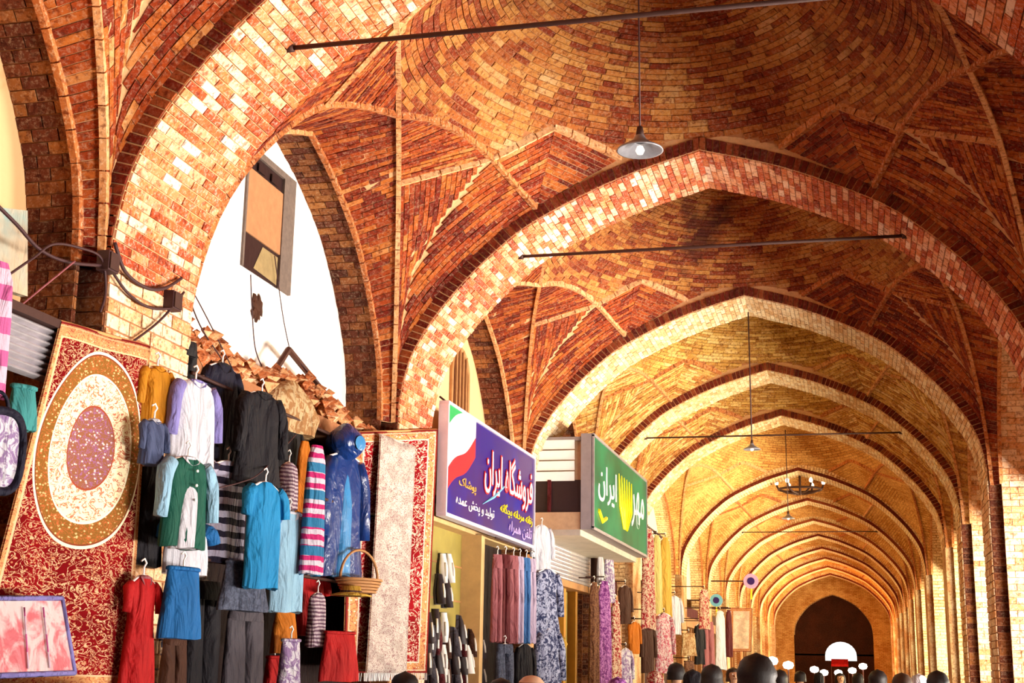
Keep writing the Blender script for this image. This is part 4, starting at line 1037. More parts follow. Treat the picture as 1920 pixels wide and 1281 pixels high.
# ---- projecting upper cabin with the green light box
X1 = -2.15; B0, B1 = p_(1112, 815, X1), p_(1212, 905, X1); zb_ = p_(1108, 988, X1)[2]; zt_ = B0[2]
yb0, yb1 = B0[1], B1[1]; Lg, Hg = yb1-yb0, zt_-zb_
o = empty('light_box_sign', (X1, (yb0+yb1)/2, zb_), 0, 'large green box sign with white Persian writing and yellow emblem', 'sign')
MB().b2((-.17, -Lg/2, -.02), (-.012, Lg/2, Hg+.02)).build('casing', plain('casing_grey', (.30, .27, .28), .5, .2, var=.25, scale=8), o)
MB().b2((-.012, -Lg/2+.04, .02), (.0, Lg/2-.04, Hg-.02)).build('face', 'sign_greenface', o); gfp = bpy.data.objects['face']
fr = MB()
for a, b_ in (((-.02, -Lg/2, -.02), (.015, Lg/2, .02)), ((-.02, -Lg/2, Hg-.02), (.015, Lg/2, Hg+.02)), ((-.02, -Lg/2, 0), (.015, -Lg/2+.04, Hg)), ((-.02, Lg/2-.04, 0), (.015, Lg/2, Hg))): fr.b2(a, b_)
fr.build('frame', 'casing_grey', o)
lettering('ایران', gfp, (.004, -Lg*.27, Hg*.55), Hg*.42, Lg*.30, 'sign_white')
lettering('مهر', gfp, (.004, Lg*.30, Hg*.52), Hg*.48, Lg*.26, 'sign_white')
em = MB()                                           # emblem: a sheaf of yellow strokes over a stalk
for k in range(6):
    y = (k-2.5)*Lg*.042; em.tube([(.008, Lg*.04+y*.35, Hg*.18), (.008, Lg*.04+y, Hg*.42), (.008, Lg*.04+y*1.15, Hg*.80)], [.012, .03, .008], 8)
em.build('emblem', 'sign_yellow', gfp)
MB().tube([(.006, -Lg*.42, Hg*.22), (.006, -Lg*.36, Hg*.12), (.006, -Lg*.30, Hg*.18)], .03, 6).build('small_mark', 'sign_yellow', gfp)
# cabin behind it
c = empty('upper_cabin', (-2.75, (yb0+yb1)/2, zb_), 0, 'projecting upper cabin with white slatted end behind the green sign', 'cabin')
hw = Lg/2-.03
MB().b2((-.42, -hw+.06, .1), (.42, hw, Hg-.05)).build('cabin_body', plain('cabin_wood', (.5, .33, .2), .7, var=.25), c)
MB().b2((-.42, -hw, -.10), (.42, hw, .0)).build('cabin_floor', plain('floor_board', (.45, .4, .34), .8, var=.35, scale=5), c)
MB().b2((-.40, -hw-.005, -.02), (.42, -hw+.05, .22)).build('sill', 'cabin_wood', c)
for k in range(4): MB().box((.02, -hw+.02, Hg*.56+k*Hg*.115), (.62, .03, Hg*.10), M=Matrix.Rotation(.25, 3, 'X')).build('slat', 'hanger_white', c)
MB().b2((-.36, -hw+.04, .22), (.42, -hw+.06, Hg*.52)).build('pane', 'dark_pane', c)
MB().b2((-.05, -hw+.01, .22), (.0, -hw+.04, Hg*.52)).build('mullion', 'c_maroon', c); MB().b2((-.40, -hw, .2), (-.36, -hw+.05, Hg)).build('corner_post', 'c_maroon', c)
MB().b2((-.42, -hw, Hg-.07), (.42, hw, Hg-.02)).build('cabin_roof', 'casing_grey', c)

# ---- shop fronts below the signs
def front(y0, y1, zt, mats, label):
    o = empty('storefront', (-3.3, (y0+y1)/2, 0), 0, label, kind='structure'); hw = (y1-y0)/2
    return o, hw
ys, ye = YA[1]+DA, YA[2]
o, hw = front(ys, ye, 3.2, None, 'olive panelled shop front below the purple sign')
plain('olive_panel', (.30, .24, .05), .6, var=.45, scale=2.5); plain('yellow_wood', (.5, .23, .02), .55, var=.3, scale=6); plain('beam_cream', (.6, .38, .16), .7, var=.3, scale=6)
MB().b2((-.06, -hw, 0), (.0, hw, 3.2)).build('wall_board', 'c_backing', o)
MB().b2((0, -hw, 2.05), (.05, -.05, 3.15)).build('upper_panel', 'olive_panel', o)
for z in (2.35, 2.75): MB().b2((.05, -hw, z), (.06, -.05, z+.02)).build('batten', 'wood', o)
MB().b2((0, -hw, 3.15), (.22, hw, 3.34)).build('lintel_beam', 'beam_cream', o)
MB().b2((0, -.05, 0), (.30, .10, 3.15)).build('post', 'beam_cream', o)
d = MB(); d.b2((0.02, -hw+.15, 0), (.08, -hw+.30, 2.0)).b2((.02, -.42, 0), (.08, -.2, 2.0)).b2((.02, -hw+.15, 1.9), (.08, -.2, 2.05)); d.build('door_frame', 'yellow_wood', o)
MB().b2((0, -hw+.3, 0), (.02, -.42, 1.9)).build('door_leaf', 'c_maroon', o)
# shoes hung on the olive front
plain('shoe_white', (.88, .86, .8), .5, var=.1); plain('shoe_black', (.03, .02, .022), .45, var=.3)
def shoe(loc, mat, rz, label, s=1.0, hang=True):
    o = empty('shoe', loc, rz, label, 'shoe', 'shoes hung on the olive shop front')
    rows = []
    for i in range(11):
        t = i/10; x = (t-.5)*.28*s; wd = (.034+.016*math.sin(math.pi*min(1, t*1.15)))*s; ht = (.10-.055*t if t < .75 else .06-.03*(t-.75)*4)*s
        rows.append([(x, wd*math.cos(a)*(1 if math.sin(a) < .2 else .8), max(0.004, ht*(.5+.5*math.sin(a)))) for a in np.linspace(0, 2*math.pi, 13)[:-1]])
    mb = MB(); mb.grid(rows, True); mb.add(rows[0], [tuple(range(12))]); mb.add(rows[-1], [tuple(range(12))[::-1]]); mb.build('upper', mat, o, True)
    MB().add([((t-.5)*.29*s, sg*(.036+.016*math.sin(math.pi*min(1, t*1.15)))*s, z) for z in (-.02*s, .008*s) for sg in (-1, 1) for t in np.linspace(0, 1, 9)],
             [tuple(range(9))+tuple(range(17, 8, -1)), tuple(range(18, 27))[::-1]+tuple(range(27, 36))]+[(k, k+1, k+19, k+18) for k in range(8)]+[(k+10, k+9, k+27, k+28) for k in range(9-1)]).build('sole', 'c_grey', o)
    MB().tube([(-.08*s, 0, .085*s), (-.02*s, 0, .08*s), (.05*s, 0, .06*s)], .012*s, 6).build('laces', 'shoe_white', o, True)
    for ch in o.children:
        ch.matrix_local = Matrix.Rotation(-math.pi/2, 4, 'Y') @ ch.matrix_local if hang else ch.matrix_local
    return o
sh = [((828, 1066), 'shoe_white', 'white shoe hung upright on the olive panel, first of a pair'), ((839, 1066), 'shoe_white', 'white shoe hung upright on the olive panel, second of a pair'), ((822, 1105), 'shoe_black', 'black shoe hung below the white pair'), ((834, 1112), 'shoe_black', 'black shoe hung lower beside the olive panel')]
cols = ['shoe_black', 'c_brown', 'shoe_black', 'c_grey', 'shoe_white', 'c_maroon']
pos_names = ['top', 'second', 'third', 'bottom']
for r in range(4):
    for k in range(7):
        px, py = 800+k*15+random.uniform(-3, 3)+(r % 2)*6, 1176+r*30+random.uniform(-6, 6)
        if k in (3, 5) and r < 1: continue
        mt = cols[(r*3+k*2) % 6]; cn = {'shoe_black': 'black', 'c_brown': 'brown', 'c_grey': 'grey', 'shoe_white': 'white', 'c_maroon': 'maroon'}[mt]
        sh.append(((px, py), mt, '%s shoe in the %s row of the hung shoes, %s along from the carpets' % (cn, pos_names[r], ORD[k])))
for (px, py), mt, lb in sh: shoe(tuple(p_(px, py, -3.12)), mt, math.pi+random.uniform(-1.2, .8), lb, 1.15)
# trousers, scarves and dresses at the next stalls: (box, X, mat, kind, label)
more = [
 ('trousers', 'trousers', (922, 1040, 944, 1204), -2.86, 'c_rose', 'dusty rose trousers, nearest the cream post'), ('trousers', 'trousers', (938, 1040, 958, 1204), -2.84, 'c_maroon', 'dark maroon trousers, second from the cream post'),
 ('trousers', 'trousers', (952, 1042, 974, 1206), -2.82, 'c_rose', 'dusty rose trousers, third from the cream post'), ('trousers', 'trousers', (966, 1044, 984, 1206), -2.80, 'c_pale', 'pale mauve trousers, fourth from the cream post'),
 ('trousers', 'trousers', (978, 1046, 996, 1206), -2.78, 'c_sky', 'blue trousers among the rose ones under the purple sign'), ('trousers', 'trousers', (990, 1048, 1006, 1206), -2.76, 'c_pale', 'pale mauve trousers, last in the row under the purple sign'),
 ('jeans', 'trousers', (928, 1208, 966, 1320), -2.80, 'c_denim', 'dark denim jeans below the rose trousers'), ('dress', 'coat', (966, 1208, 1002, 1320), -2.84, 'c_black', 'black coat below the pale trousers'),
 ('blouse', 'shirt', (996, 985, 1036, 1074), -2.78, 'c_white', 'white blouse hung between the two shop signs'), ('robe', 'dress', (1000, 1068, 1052, 1196), -2.70, 'c_bluefloral', 'blue and white patterned robe below the white blouse'),
 ('robe', 'dress', (1004, 1180, 1056, 1320), -2.66, 'c_bluefloral', 'second blue patterned robe, hung lowest by the yellow door'),
 ('rug_roll', 'scarf', (1104, 1092, 1124, 1300), -2.72, 'c_brownfloral', 'dark brown patterned cloth length beside the iron post'), ('cloth_length', 'scarf', (1120, 1090, 1146, 1290), -2.66, 'c_purplefloral', 'purple patterned cloth length beside the brown one'),
 ('cloth_length', 'scarf', (1144, 1126, 1164, 1288), -2.62, 'c_redfloral', 'red and cream patterned cloth length beside the purple one'), ('towel', 'scarf', (1120, 1042, 1132, 1098), -2.74, 'c_white', 'narrow white towel above the purple cloth'), ('towel', 'scarf', (1132, 1042, 1152, 1130), -2.70, 'c_whiteprint', 'white printed towel above the red cloth length'),
 ('shawl', 'scarf', (1202, 992, 1228, 1180), -2.35, 'c_redfloral', 'long red shawl hung past the green sign'), ('shawl', 'scarf', (1222, 1004, 1240, 1150), -2.32, 'c_yellowpale', 'pale yellow shawl beside the long red shawl'), ('shawl', 'scarf', (1236, 1008, 1258, 1160), -2.30, 'c_gold', 'golden shawl hung last beside the pale yellow one'),
 ('dress', 'dress', (1228, 1150, 1262, 1262), -2.26, 'c_pinkfloral', 'pink and white floral dress under the golden shawl'), ('shirt', 'shirt', (1252, 1118, 1278, 1190), -2.24, 'c_white', 'white shirt hung beyond the golden shawl'),
 ('jacket', 'shirt', (1200, 1168, 1228, 1262), -2.40, 'c_brown', 'brown jacket under the long red shawl'), ('blouse', 'shirt', (1160, 1098, 1184, 1170), -2.60, 'c_brown', 'brown blouse in the dark stall beyond the towels'), ('blouse', 'shirt', (1178, 1166, 1200, 1226), -2.52, 'c_orange', 'orange blouse in the dark stall beyond the red cloth'),
 ('dress', 'dress', (1160, 1216, 1186, 1300), -2.5, 'c_whiteprint', 'white printed dress low in the dark stall'), ('scarf', 'scarf', (1310, 1106, 1330, 1180), -2.1, 'c_redfloral', 'dark red scarf above the far stall'), ('trousers', 'trousers', (1316, 1166, 1340, 1262), -2.2, 'c_rose', 'tan rose trousers at the far stall'),
 ('robe', 'scarf', (1340, 1146, 1360, 1256), -2.1, 'c_white', 'long white robe at the far stall'), ('coat', 'coat', (1302, 1170, 1320, 1246), -2.3, 'c_black', 'black coat at the far stall'), ('scarf', 'scarf', (1360, 1144, 1372, 1232), -2.1, 'c_maroon', 'maroon cloth strip beside the pale carpet'),
 ('tablecloth', 'skirt', (1276, 1188, 1306, 1230), -2.25, 'c_tile', 'small golden patterned cloth in the middle distance'), ('tablecloth', 'skirt', (1280, 1240, 1304, 1300), -2.25, 'c_brownfloral', 'brown patterned cloth under the golden one'),
]
for nm, kd, bx, X, mt, lb in more: garment(nm, kd, bx, X, mt, lb, {'rug_roll': 'cloth', 'cloth_length': 'cloth'}.get(nm, nm), b=30, group='clothes at the farther stalls', folds=6, arm=bx[0] > 1090)
q = [p_(1372, 1140, -2.0), p_(1410, 1140, -2.0), p_(1408, 1222, -2.0), p_(1370, 1222, -2.0)]
yq = 44.0
hanging_carpet('carpet', at_y(1370, 1141, yq), at_y(1411, 1141, yq), at_y(1409, 1222, yq), at_y(1369, 1222, yq), 'carpet_pale', 'pale cream carpet hung at the far end of the stalls', fringe=False)
o_ = bpy.data.objects['carpet.002']; tl_ = at_y(1370, 1141, yq)-np.array(o_.location); MB().tube([tl_, (-3.2-o_.location.x, tl_[1], tl_[2])], .02, 6).build('hanging_bar', 'dark_iron', o_)
# rail that carries the trousers
o = empty('clothes_pole', (-2.84, 17.4, 3.12), 0, 'iron clothes pole under the purple sign', 'pole'); MB().tube([(0, -1.3, 0), (0, 1.4, 0)], .012, 8).build('rod', 'dark_iron', o, True); MB().b2((-.4, .98, -.015), (.01, 1.0, .015)).build('bracket', 'dark_iron', o)
# yellow doored shop below the green sign
ys, ye = YA[2]+DA, YA[3]
o, hw = front(ys, ye, 3.2, None, 'yellow doored shop front with rolled shutter below the green sign')
MB().b2((-.06, -hw, 0), (0, hw, 3.4)).build('wall_board', 'c_maroon', o)
for k in range(9): MB().tube([(.30, -hw, 2.95+k*.06), (.30, hw, 2.95+k*.06)], .034, 6).build('shutter_slat', 'zinc', o, True)
MB().b2((.0, -hw, 2.82), (.32, hw, 2.92)).build('lintel_beam', 'wood', o)
for y in (-hw+.2, -hw+1.1, -hw+2.0, hw-.9): MB().b2((.05, y, 0), (.2, y+.16, 2.82)).build('door_stile', 'yellow_wood', o)
for y in (-hw+.4, -hw+1.3, -hw+2.2): MB().b2((.06, y, .2), (.09, y+.6, 2.8)).build('door_panel', 'olive_panel', o)
MB().tube([(.42, hw-.4, 0), (.42, hw-.4, 3.4)], .07, 8).build('post', 'dark_iron', o, True)
MB().lathe([(0, .22), (.12, .2), (.17, .1), (.12, 0), (0, -.02)], (.35, -hw+.75, 1.85), 16).build('door_lantern', 'c_gold', o, True)
# dark back boards of the farther stalls
for i in range(3, 9):
    ys, ye = YA[i]+DA, YA[i+1]
    o = empty('storefront', (-3.3, (ys+ye)/2, 0), 0, 'dark wooden shop front of the %s bay of stalls' % ORD[i], kind='structure'); hw = (ye-ys)/2
    MB().b2((-.06, -hw, 0), (0, hw, 3.3)).build('wall_board', ('c_brown', 'c_maroon')[i % 2], o); MB().b2((0, -hw, 2.7), (.25, hw, 2.95)).build('lintel_beam', 'wood', o)
    for k in range(5): MB().b2((0, -hw+k*hw*.45, 0), (.12, -hw+k*hw*.45+.1, 2.7)).build('post', 'wood', o)
# small round banner signs of the far stalls
for (px, py, r, yv), lb in (((1408, 1090, 13, 43.0), 'purple and yellow round sign above the pale carpet'), ((1343, 1126, 11, 38.0), 'blue and white round sign above the white robe')):
    c = at_y(px, py, yv); R = r/FPX*yv*1.05; o = empty('round_sign', tuple(c), 0, lb, 'sign')
    d = MB().lathe([(0, .02), (R, .02), (R, -.02), (0, -.02)], seg=20).build('disc', 'sign_lilac' if 'purple' in lb else 'sign_cyan', o); d.matrix_local = Matrix.Rotation(math.pi/2, 4, 'X')
    d = MB().lathe([(0, .03), (R*.5, .03), (R*.5, .0)], seg=16).build('disc_centre', 'sign_purple', o); d.matrix_local = Matrix.Rotation(math.pi/2, 4, 'X')
    MB().tube([(0, 0, -R), (0, 0, -R*2.4)], R*.12, 6).build('stem', 'sign_yellow', o); MB().tube([(0, .0, 0), (-3.4-c[0], .0, 0)], .02, 6).build('arm', 'dark_iron', o)
# lamp bracket arm by the red shawl
a, b_ = p_(1210, 985, -2.5), p_(1246, 1012, -2.5)
o = empty('bracket_arm', tuple(a), 0, 'scrolled iron arm above the red shawl', 'bracket'); MB().tube([(-.5, 0, .02), (0, 0, 0), np.array(b_)-a], .03, 6).build('arm', 'dark_iron', o)
MB().tube([np.array(b_)-a+np.array([0, .22*math.cos(t), -.15+.12*math.sin(t)]) for t in np.linspace(0, 5, 14)], .022, 6).build('scroll', 'dark_iron', o, True)

# ================================================================ tie rods, lamps
for i, (lb) in ((0, 'iron tie rod across the arch overhead'), (1, 'iron tie rod across the second arch'), (3, 'iron tie rod across the fourth arch'), (4, 'thin iron tie rod across the fifth arch'), (6, 'thin iron tie rod across the seventh arch')):
    z = (5.56, 5.76, 5.75, 5.55, 0, 0, 5.7)[i]; hx = float(np.interp(z, PS[:, 1], PS[:, 0]))+.02
    o = empty('tie_rod', (0, YA[i]+DA*.5, z), 0, lb, 'rod', 'iron tie rods across the arches')
    MB().tube([(-hx, 0, 0), (hx, 0, 0)], .017 if i < 2 else .014, 8).build('bar', 'dark_iron', o, True)
    for s in (-1, 1): MB().tube([(s*(hx-.06), 0, 0), (s*(hx-.005), 0, 0)], .03, 8).build('anchor', 'dark_iron', o, True)
plain('enamel', (.30, .30, .33), .35, .3, var=.3, scale=20); plain('bulb', (.95, .9, .8), .2, var=.02, emit=((1, .9, .7), 0.8))
def pendant(px, py, X, ztop, s, label):
    c = at_x(px, py, X); o = empty('pendant_lamp', tuple(c), 0, label, 'lamp', 'enamel pendant lamps')
    MB().lathe([(.03, .10), (.045, .07), (.075, .045), (.155, .0), (.16, -.012), (.15, -.012), (.07, .035), (.03, .05)], seg=28).build('shade', 'enamel', o, True).scale = (s, s, s)
    MB().lathe([(.0, .17), (.018, .165), (.026, .13), (.03, .09), (.0, .09)], seg=12).build('socket', 'dark_iron', o, True).scale = (s, s, s)
    MB().lathe([(0, .03), (.02, .02), (.032, -.01), (.02, -.035), (0, -.042)], seg=12).build('light_bulb', 'bulb', o, True).scale = (s, s, s)
    MB().tube([(0, 0, .15*s), (-.01, 0, ztop-c[2])], .006 if s > .9 else .009, 6).build('cord', 'cable_dark', o, True)
    return o
pendant(1200, 280, 0.0, 7.25, 1.0, 'grey enamel pendant lamp hanging under the nearest dome'.replace('nearest', 'first'))
pendant(1410, 842, 0.0, 6.6, .75, 'small dark pendant lamp hanging beyond the third arch')
pendant(1478, 972, 0.0, 6.6, .9, 'tiny pendant lamp hanging below the chandelier')
c = at_x(1500, 918, 0.0); o = empty('chandelier', tuple(c), 0, 'dark ring chandelier hanging deep in the arcade', 'chandelier')
MB().tube([(.55*math.cos(a), .55*math.sin(a), 0) for a in np.linspace(0, 2*math.pi, 25)], .03, 6).build('ring', 'dark_iron', o, True)
for k in range(6):
    a = math.pi*k/3; MB().tube([(.1*math.cos(a), .1*math.sin(a), -.12), (.35*math.cos(a), .35*math.sin(a), -.08), (.55*math.cos(a), .55*math.sin(a), .0), (.6*math.cos(a), .6*math.sin(a), .12)], .025, 6).build('arm', 'dark_iron', o, True); am = o.children[-1]
    MB().lathe([(0, .26), (.05, .2), (.05, .14), (0, .1)], (.6*math.cos(a), .6*math.sin(a), 0), 8).build('candle_bulb', 'bulb', am, True)
MB().tube([(0, 0, -.15), (0, 0, .55)], .03, 6).build('stem', 'dark_iron', o, True)

# ================================================================ the far end
YE = 80.0
root = empty('wall_end', kind='structure', label='brick end wall of the arcade with a dark pointed archway')
q = half_arch(0); pts = [(-p[0]*.71, 1.2+(p[1]-1.2)*.845) for p in q]; pts = pts+[(-x, z) for x, z in pts[::-1][1:]]
n_ = len(pts); V = []; F = []
for x, z in pts: V += [(x, YE, z), (x*2.0, YE, z*1.75 if abs(x) < 2.1 else z+ .0)]
V = [(x, YE, z) for x, z in pts]; out = [(-3.2, 3.6)]+[(x*1.5, 6.9-abs(x)*.35) for x, z in pts[1:-1]]+[(3.2, 3.6)]
V += [(x, YE, z) for x, z in out]; F = [(k, k+1, n_+k+1, n_+k) for k in range(n_-1)]
V += [(pts[0][0], YE, 0), (-3.2, YE, 0), (pts[-1][0], YE, 0), (3.2, YE, 0)]; a = 2*n_; F += [(a, 0, n_, a+1), (n_-1, a+2, a+3, 2*n_-1)]
k0 = len(V); V += [(x, YE+1.2, z) for x, z in pts]; F += [(k, k0+k, k0+k+1, k+1) for k in range(n_-1)]
mesh('end_arch', V, F, 'far_web', root, uvs=[(v[0], v[2]) for v in V])
for sx in (-1, 1): MB().b2((sx*2.2, YE, 0), (sx*3.6, YE+.1, 8.2)).build('side_panel', 'far_web', root) if False else None
# chamber beyond, with a daylit opening
rc = empty('wall_chamber', kind='structure', label='dark domed chamber beyond the end archway')
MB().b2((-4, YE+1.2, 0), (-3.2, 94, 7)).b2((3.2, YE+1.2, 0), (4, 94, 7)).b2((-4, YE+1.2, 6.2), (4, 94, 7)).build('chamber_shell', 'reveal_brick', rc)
sl = MB(); yb = 90.0
hole = [(.95*math.cos(t)+.25, 2.5+.85*math.sin(t)) for t in np.linspace(0, math.pi, 13)]
V = [(x, yb, z) for x, z in hole]+[((x-.25)*4.2, yb, 6.4 if 0 < k < 12 else 2.5) for k, (x, z) in enumerate(hole)]; F = [(k, k+1, 14+k, 13+k) for k in range(12)]
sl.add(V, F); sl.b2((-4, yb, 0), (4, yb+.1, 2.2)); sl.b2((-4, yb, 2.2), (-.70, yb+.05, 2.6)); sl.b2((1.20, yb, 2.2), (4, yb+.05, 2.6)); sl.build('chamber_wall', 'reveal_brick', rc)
o = empty('awning', (.3, 79.0, 1.95), 0, 'small red awning in the far archway', 'awning'); MB().add([(-.45, 0, 0), (.45, 0, 0), (.45, .5, .28), (-.45, .5, .28), (-.45, 0, -.12), (.45, 0, -.12)], [(0, 1, 2, 3), (0, 4, 5, 1)]).build('canvas', 'c_red', o)
for s in (-1, 1): MB().tube([(s*.45, .0, -.12), (s*.45, .0, -1.95)], .03, 6).build('pole', 'dark_iron', o)
# stall lamps that burn at the far end
plain('lamp_glow', (1, .95, .85), .3, var=.02, emit=((1, .92, .75), 14))
for k, (px, py, yv) in enumerate(((1448, 1240, 50), (1478, 1248, 54), (1527, 1256, 66), (1545, 1262, 70), (1598, 1258, 72), (1618, 1250, 70), (1572, 1262, 74))):
    c = at_y(px, py, yv); o = empty('stall_lamp', tuple(c), 0, 'glowing white stall lamp at the far end, %s from the pale carpet' % ORD[k], 'lamp', 'glowing stall lamps')
    MB().lathe([(0, .16), (.17, .1), (.2, 0), (.15, -.1), (0, -.14)], seg=14).build('globe', 'lamp_glow', o, True); MB().tube([(0, 0, -.12), (0, 0, .02-c[2])], .025, 6).build('stand', 'cable_dark', o)
    point('stall_lamp_light', (c[0], c[1]-.3, c[2]+.3), 170 if yv > 60 else 60, (1, .42, .09), .25)

# ================================================================ people in the lane
plain('skin', (.55, .30, .18), .6, var=.1); plain('hair_dark', (.012, .008, .008), .5, var=.3, scale=60); plain('hair_brown', (.05, .025, .015), .5, var=.3, scale=60); plain('scalp', (.62, .38, .25), .5, var=.1)
def person(px, py, yv, rz, top, hairmat, label, style='short', walk=.12):
    """standing or walking figure; (px, py) is the crown of the head in the view, yv its distance"""
    P = at_y(px, py, yv); Ht = P[2]; s = Ht/1.75
    o = empty('person', (P[0], P[1], 0), rz, label, 'person', 'people walking in the lane')
    J = {'pel': (0, 0, .95), 'wai': (0, .01, 1.1), 'che': (0, .015, 1.32), 'nek': (0, .02, 1.49), 'hd0': (0, .0, 1.56), 'hd1': (0, -.015, 1.64), 'hd2': (0, .0, 1.695)}
    for sd, g in (('l', 1), ('r', -1)):
        w_ = walk*g
        J.update({'hip'+sd: (g*.095, 0, .9), 'kne'+sd: (g*.1, -w_*.9-.02, .5), 'ank'+sd: (g*.1, -w_*1.2+.06, .09), 'toe'+sd: (g*.115, -w_*1.2-.12, .045),
                  'sho'+sd: (g*.19, .02, 1.42), 'elb'+sd: (g*.25, w_*.8+.03, 1.12), 'wri'+sd: (g*.25, w_*1.6-.06, .87), 'pal'+sd: (g*.25, w_*1.7-.09, .79)})
        for f in range(4): J['fin%d%s' % (f, sd)] = (g*(.235+.0*f), w_*1.7-.13+.024*f, .715-.006*abs(f-1.3))
        J['thu'+sd] = (g*.225, w_*1.7-.15, .775)
    R = {'pel': .135, 'wai': .12, 'che': .15, 'nek': .058, 'hd0': .075, 'hd1': .098, 'hd2': .085, 'hip': .095, 'kne': .062, 'ank': .042, 'toe': .035, 'sho': .07, 'elb': .045, 'wri': .03, 'pal': .034, 'fin': .0095, 'thu': .011}
    E = [('pel', 'wai'), ('wai', 'che'), ('che', 'nek'), ('nek', 'hd0'), ('hd0', 'hd1'), ('hd1', 'hd2')]
    for sd in 'lr':
        E += [('pel', 'hip'+sd), ('hip'+sd, 'kne'+sd), ('kne'+sd, 'ank'+sd), ('ank'+sd, 'toe'+sd), ('che', 'sho'+sd), ('sho'+sd, 'elb'+sd), ('elb'+sd, 'wri'+sd), ('wri'+sd, 'pal'+sd), ('pal'+sd, 'thu'+sd)]+[('pal'+sd, 'fin%d%s' % (f, sd)) for f in range(4)]
    ks = list(J); me = bpy.data.meshes.new('body'); me.from_pydata([tuple(c*s for c in J[k]) for k in ks], [(ks.index(a), ks.index(b_)) for a, b_ in E], [])
    t = bpy.data.objects.new('body', me); COL.objects.link(t)
    md = t.modifiers.new('skin', 'SKIN'); sb = t.modifiers.new('sub', 'SUBSURF'); sb.levels = sb.render_levels = 1
    if not me.skin_vertices: me.attributes.new('skin_vertex', 'FLOAT', 'POINT') if False else None
    bm = bmesh.new(); bm.from_mesh(me); lay = bm.verts.layers.skin.verify(); bm.verts.ensure_lookup_table()
    for i, k in enumerate(ks):
        r = R[k[:3]]*s; bm.verts[i][lay].radius = (r, r*(.72 if k in ('che', 'wai', 'pel') else 1)); bm.verts[i][lay].use_root = (k == 'pel')
    bm.to_mesh(me); bm.free()
    bpy.context.view_layer.update(); dg = bpy.context.evaluated_depsgraph_get(); m2 = bpy.data.meshes.new_from_object(t.evaluated_get(dg)); bpy.data.objects.remove(t)
    m2.materials.clear()
    for x in ('skin', top, 'c_char', 'shoe_black'): m2.materials.append(MATS[x])
    for p in m2.polygons:
        z = p.center.z/s; hand = abs(p.center.x/s) > .19 and z < .86
        p.material_index = 0 if z > 1.49 or hand else 1 if z > .92 or abs(p.center.x/s) > .2 else 2 if z > .09 else 3
    m2.shade_smooth(); bd = bpy.data.objects.new('body', m2); link(bd, o)
    hz = 1.645*s
    # face
    mb = MB()
    mb.add([(-.016*s, -.098*s, hz-.035*s), (.016*s, -.098*s, hz-.035*s), (0, -.128*s, hz-.03*s), (0, -.1*s, hz+.02*s)], [(0, 1, 2), (0, 2, 3), (2, 1, 3)]); mb.build('nose', 'skin', o)
    for g in (-1, 1):
        MB().lathe([(0, .009), (.009, .004), (.009, -.004), (0, -.009)], (g*.034*s, -.094*s, hz+.01*s), 8).build('eye', 'shoe_white', o, True); MB().lathe([(0, .03), (.018, .01), (.014, -.02), (0, -.03)], (g*.097*s, .005*s, hz-.01*s), 8, sx=.6).build('ear', 'skin', o, True)
    MB().b2((-.025*s, -.1*s, hz-.062*s), (.025*s, -.088*s, hz-.053*s)).build('mouth', 'c_maroon', o)
    # hair or scarf
    rows = []
    low = {'short': -.1, 'bald': .06, 'scarf': -.17}[style]; rng = random.Random(int(px*7+py))
    for i in range(9):
        z = low+(.112-low)*i/8; zz = (z+.01)/.122; rr = math.sqrt(max(0, 1-min(1, max(0, zz))**2)) if z > -.01 else 1+.25*(-z)
        rr *= rng.uniform(.97, 1.03)
        rows.append([(.112*s*rr*math.cos(a)*rng.uniform(.97, 1.03), (.012+.118*rr*math.sin(a)*(1 if math.sin(a) > -.3 or z > .035 else .55))*s, hz+z*s) for a in np.linspace(0, 2*math.pi, 21)[:-1]])
    mb = MB(); mb.grid(rows, True); mb.add(rows[-1], [tuple(range(20))]); mb.build('hair' if style != 'scarf' else 'headscarf', hairmat, o, True)
    return o
PI = math.pi
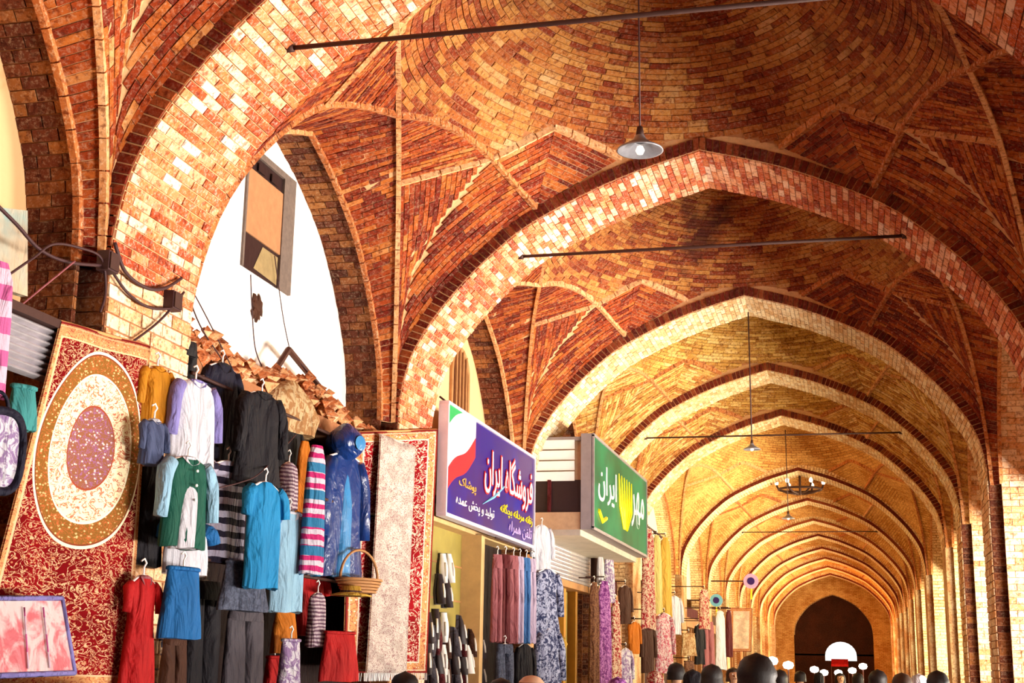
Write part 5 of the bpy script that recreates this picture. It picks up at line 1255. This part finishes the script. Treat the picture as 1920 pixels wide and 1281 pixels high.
ppl = [(1418, 1226, 8.3, PI, 'c_black', 'hair_dark', 'short', 'person with dark hair in black, the largest head, seen from behind'),
 (760, 1260, 9.4, PI+.3, 'c_slate', 'hair_dark', 'scarf', 'person in a dark headscarf in front of the white runner'),
 (998, 1268, 8.8, PI-.2, 'c_tile', 'scalp', 'bald', 'person with a bare tan head below the rose trousers'),
 (940, 1272, 10.5, PI, 'c_black', 'hair_dark', 'short', 'person with dark hair below the dark jeans'),
 (1268, 1243, 17.0, PI, 'c_char', 'hair_dark', 'short', 'person with dark hair below the white shirt'), (1300, 1256, 15.0, PI-.4, 'c_rose', 'c_black', 'scarf', 'person in a black headscarf near the brown patterned cloth'),
 (1335, 1246, 14.0, PI, 'c_black', 'hair_dark', 'short', 'person with dark hair below the tan rose trousers'), (1375, 1252, 20.0, .3, 'c_maroon', 'hair_brown', 'short', 'person facing the viewer under the pale carpet'),
 (1228, 1258, 16.0, PI, 'c_purplefloral', 'c_redfloral', 'scarf', 'person in a red patterned headscarf below the floral dress'), (1462, 1256, 19.0, PI, 'c_blue', 'hair_dark', 'short', 'person in blue beside the largest head'),
 (1500, 1258, 26.0, PI, 'c_navy', 'hair_dark', 'short', 'person in navy before the far archway, on the stall side'), (1535, 1260, 30.0, PI, 'c_char', 'c_black', 'scarf', 'person in black before the far archway'), (1575, 1262, 28.0, .2, 'c_blue', 'hair_dark', 'short', 'person in blue in the middle of the far archway'),
 (1608, 1262, 26.0, PI, 'c_black', 'hair_dark', 'short', 'person in black on the sunny side of the far archway'), (1645, 1256, 17.0, PI, 'c_grey', 'hair_dark', 'short', 'person in grey near the sunny side pillars'), (1690, 1262, 15.5, PI+.2, 'c_char', 'hair_brown', 'short', 'person with brown hair near the sunny side pillars'),
 (1722, 1264, 17.5, PI, 'c_white', 'c_white', 'scarf', 'person in a white headscarf near the sunny side'), (1757, 1258, 14.0, PI, 'c_brown', 'hair_dark', 'short', 'person with dark hair closest to the sunny side pillars'), (1158, 1270, 13.0, PI, 'c_lav', 'c_purplefloral', 'scarf', 'person in a purple headscarf below the red cloth length')]
for px, py, yv, rz, tp, hm, st, lb in ppl: person(px, py, yv, rz, tp, hm, lb, st, random.uniform(.05, .16))

point('chamber_fill', (-1.5, 86.0, 4.2), 120, (1, .6, .3), .2)  # unseen fill light added to brighten the dark end chamber
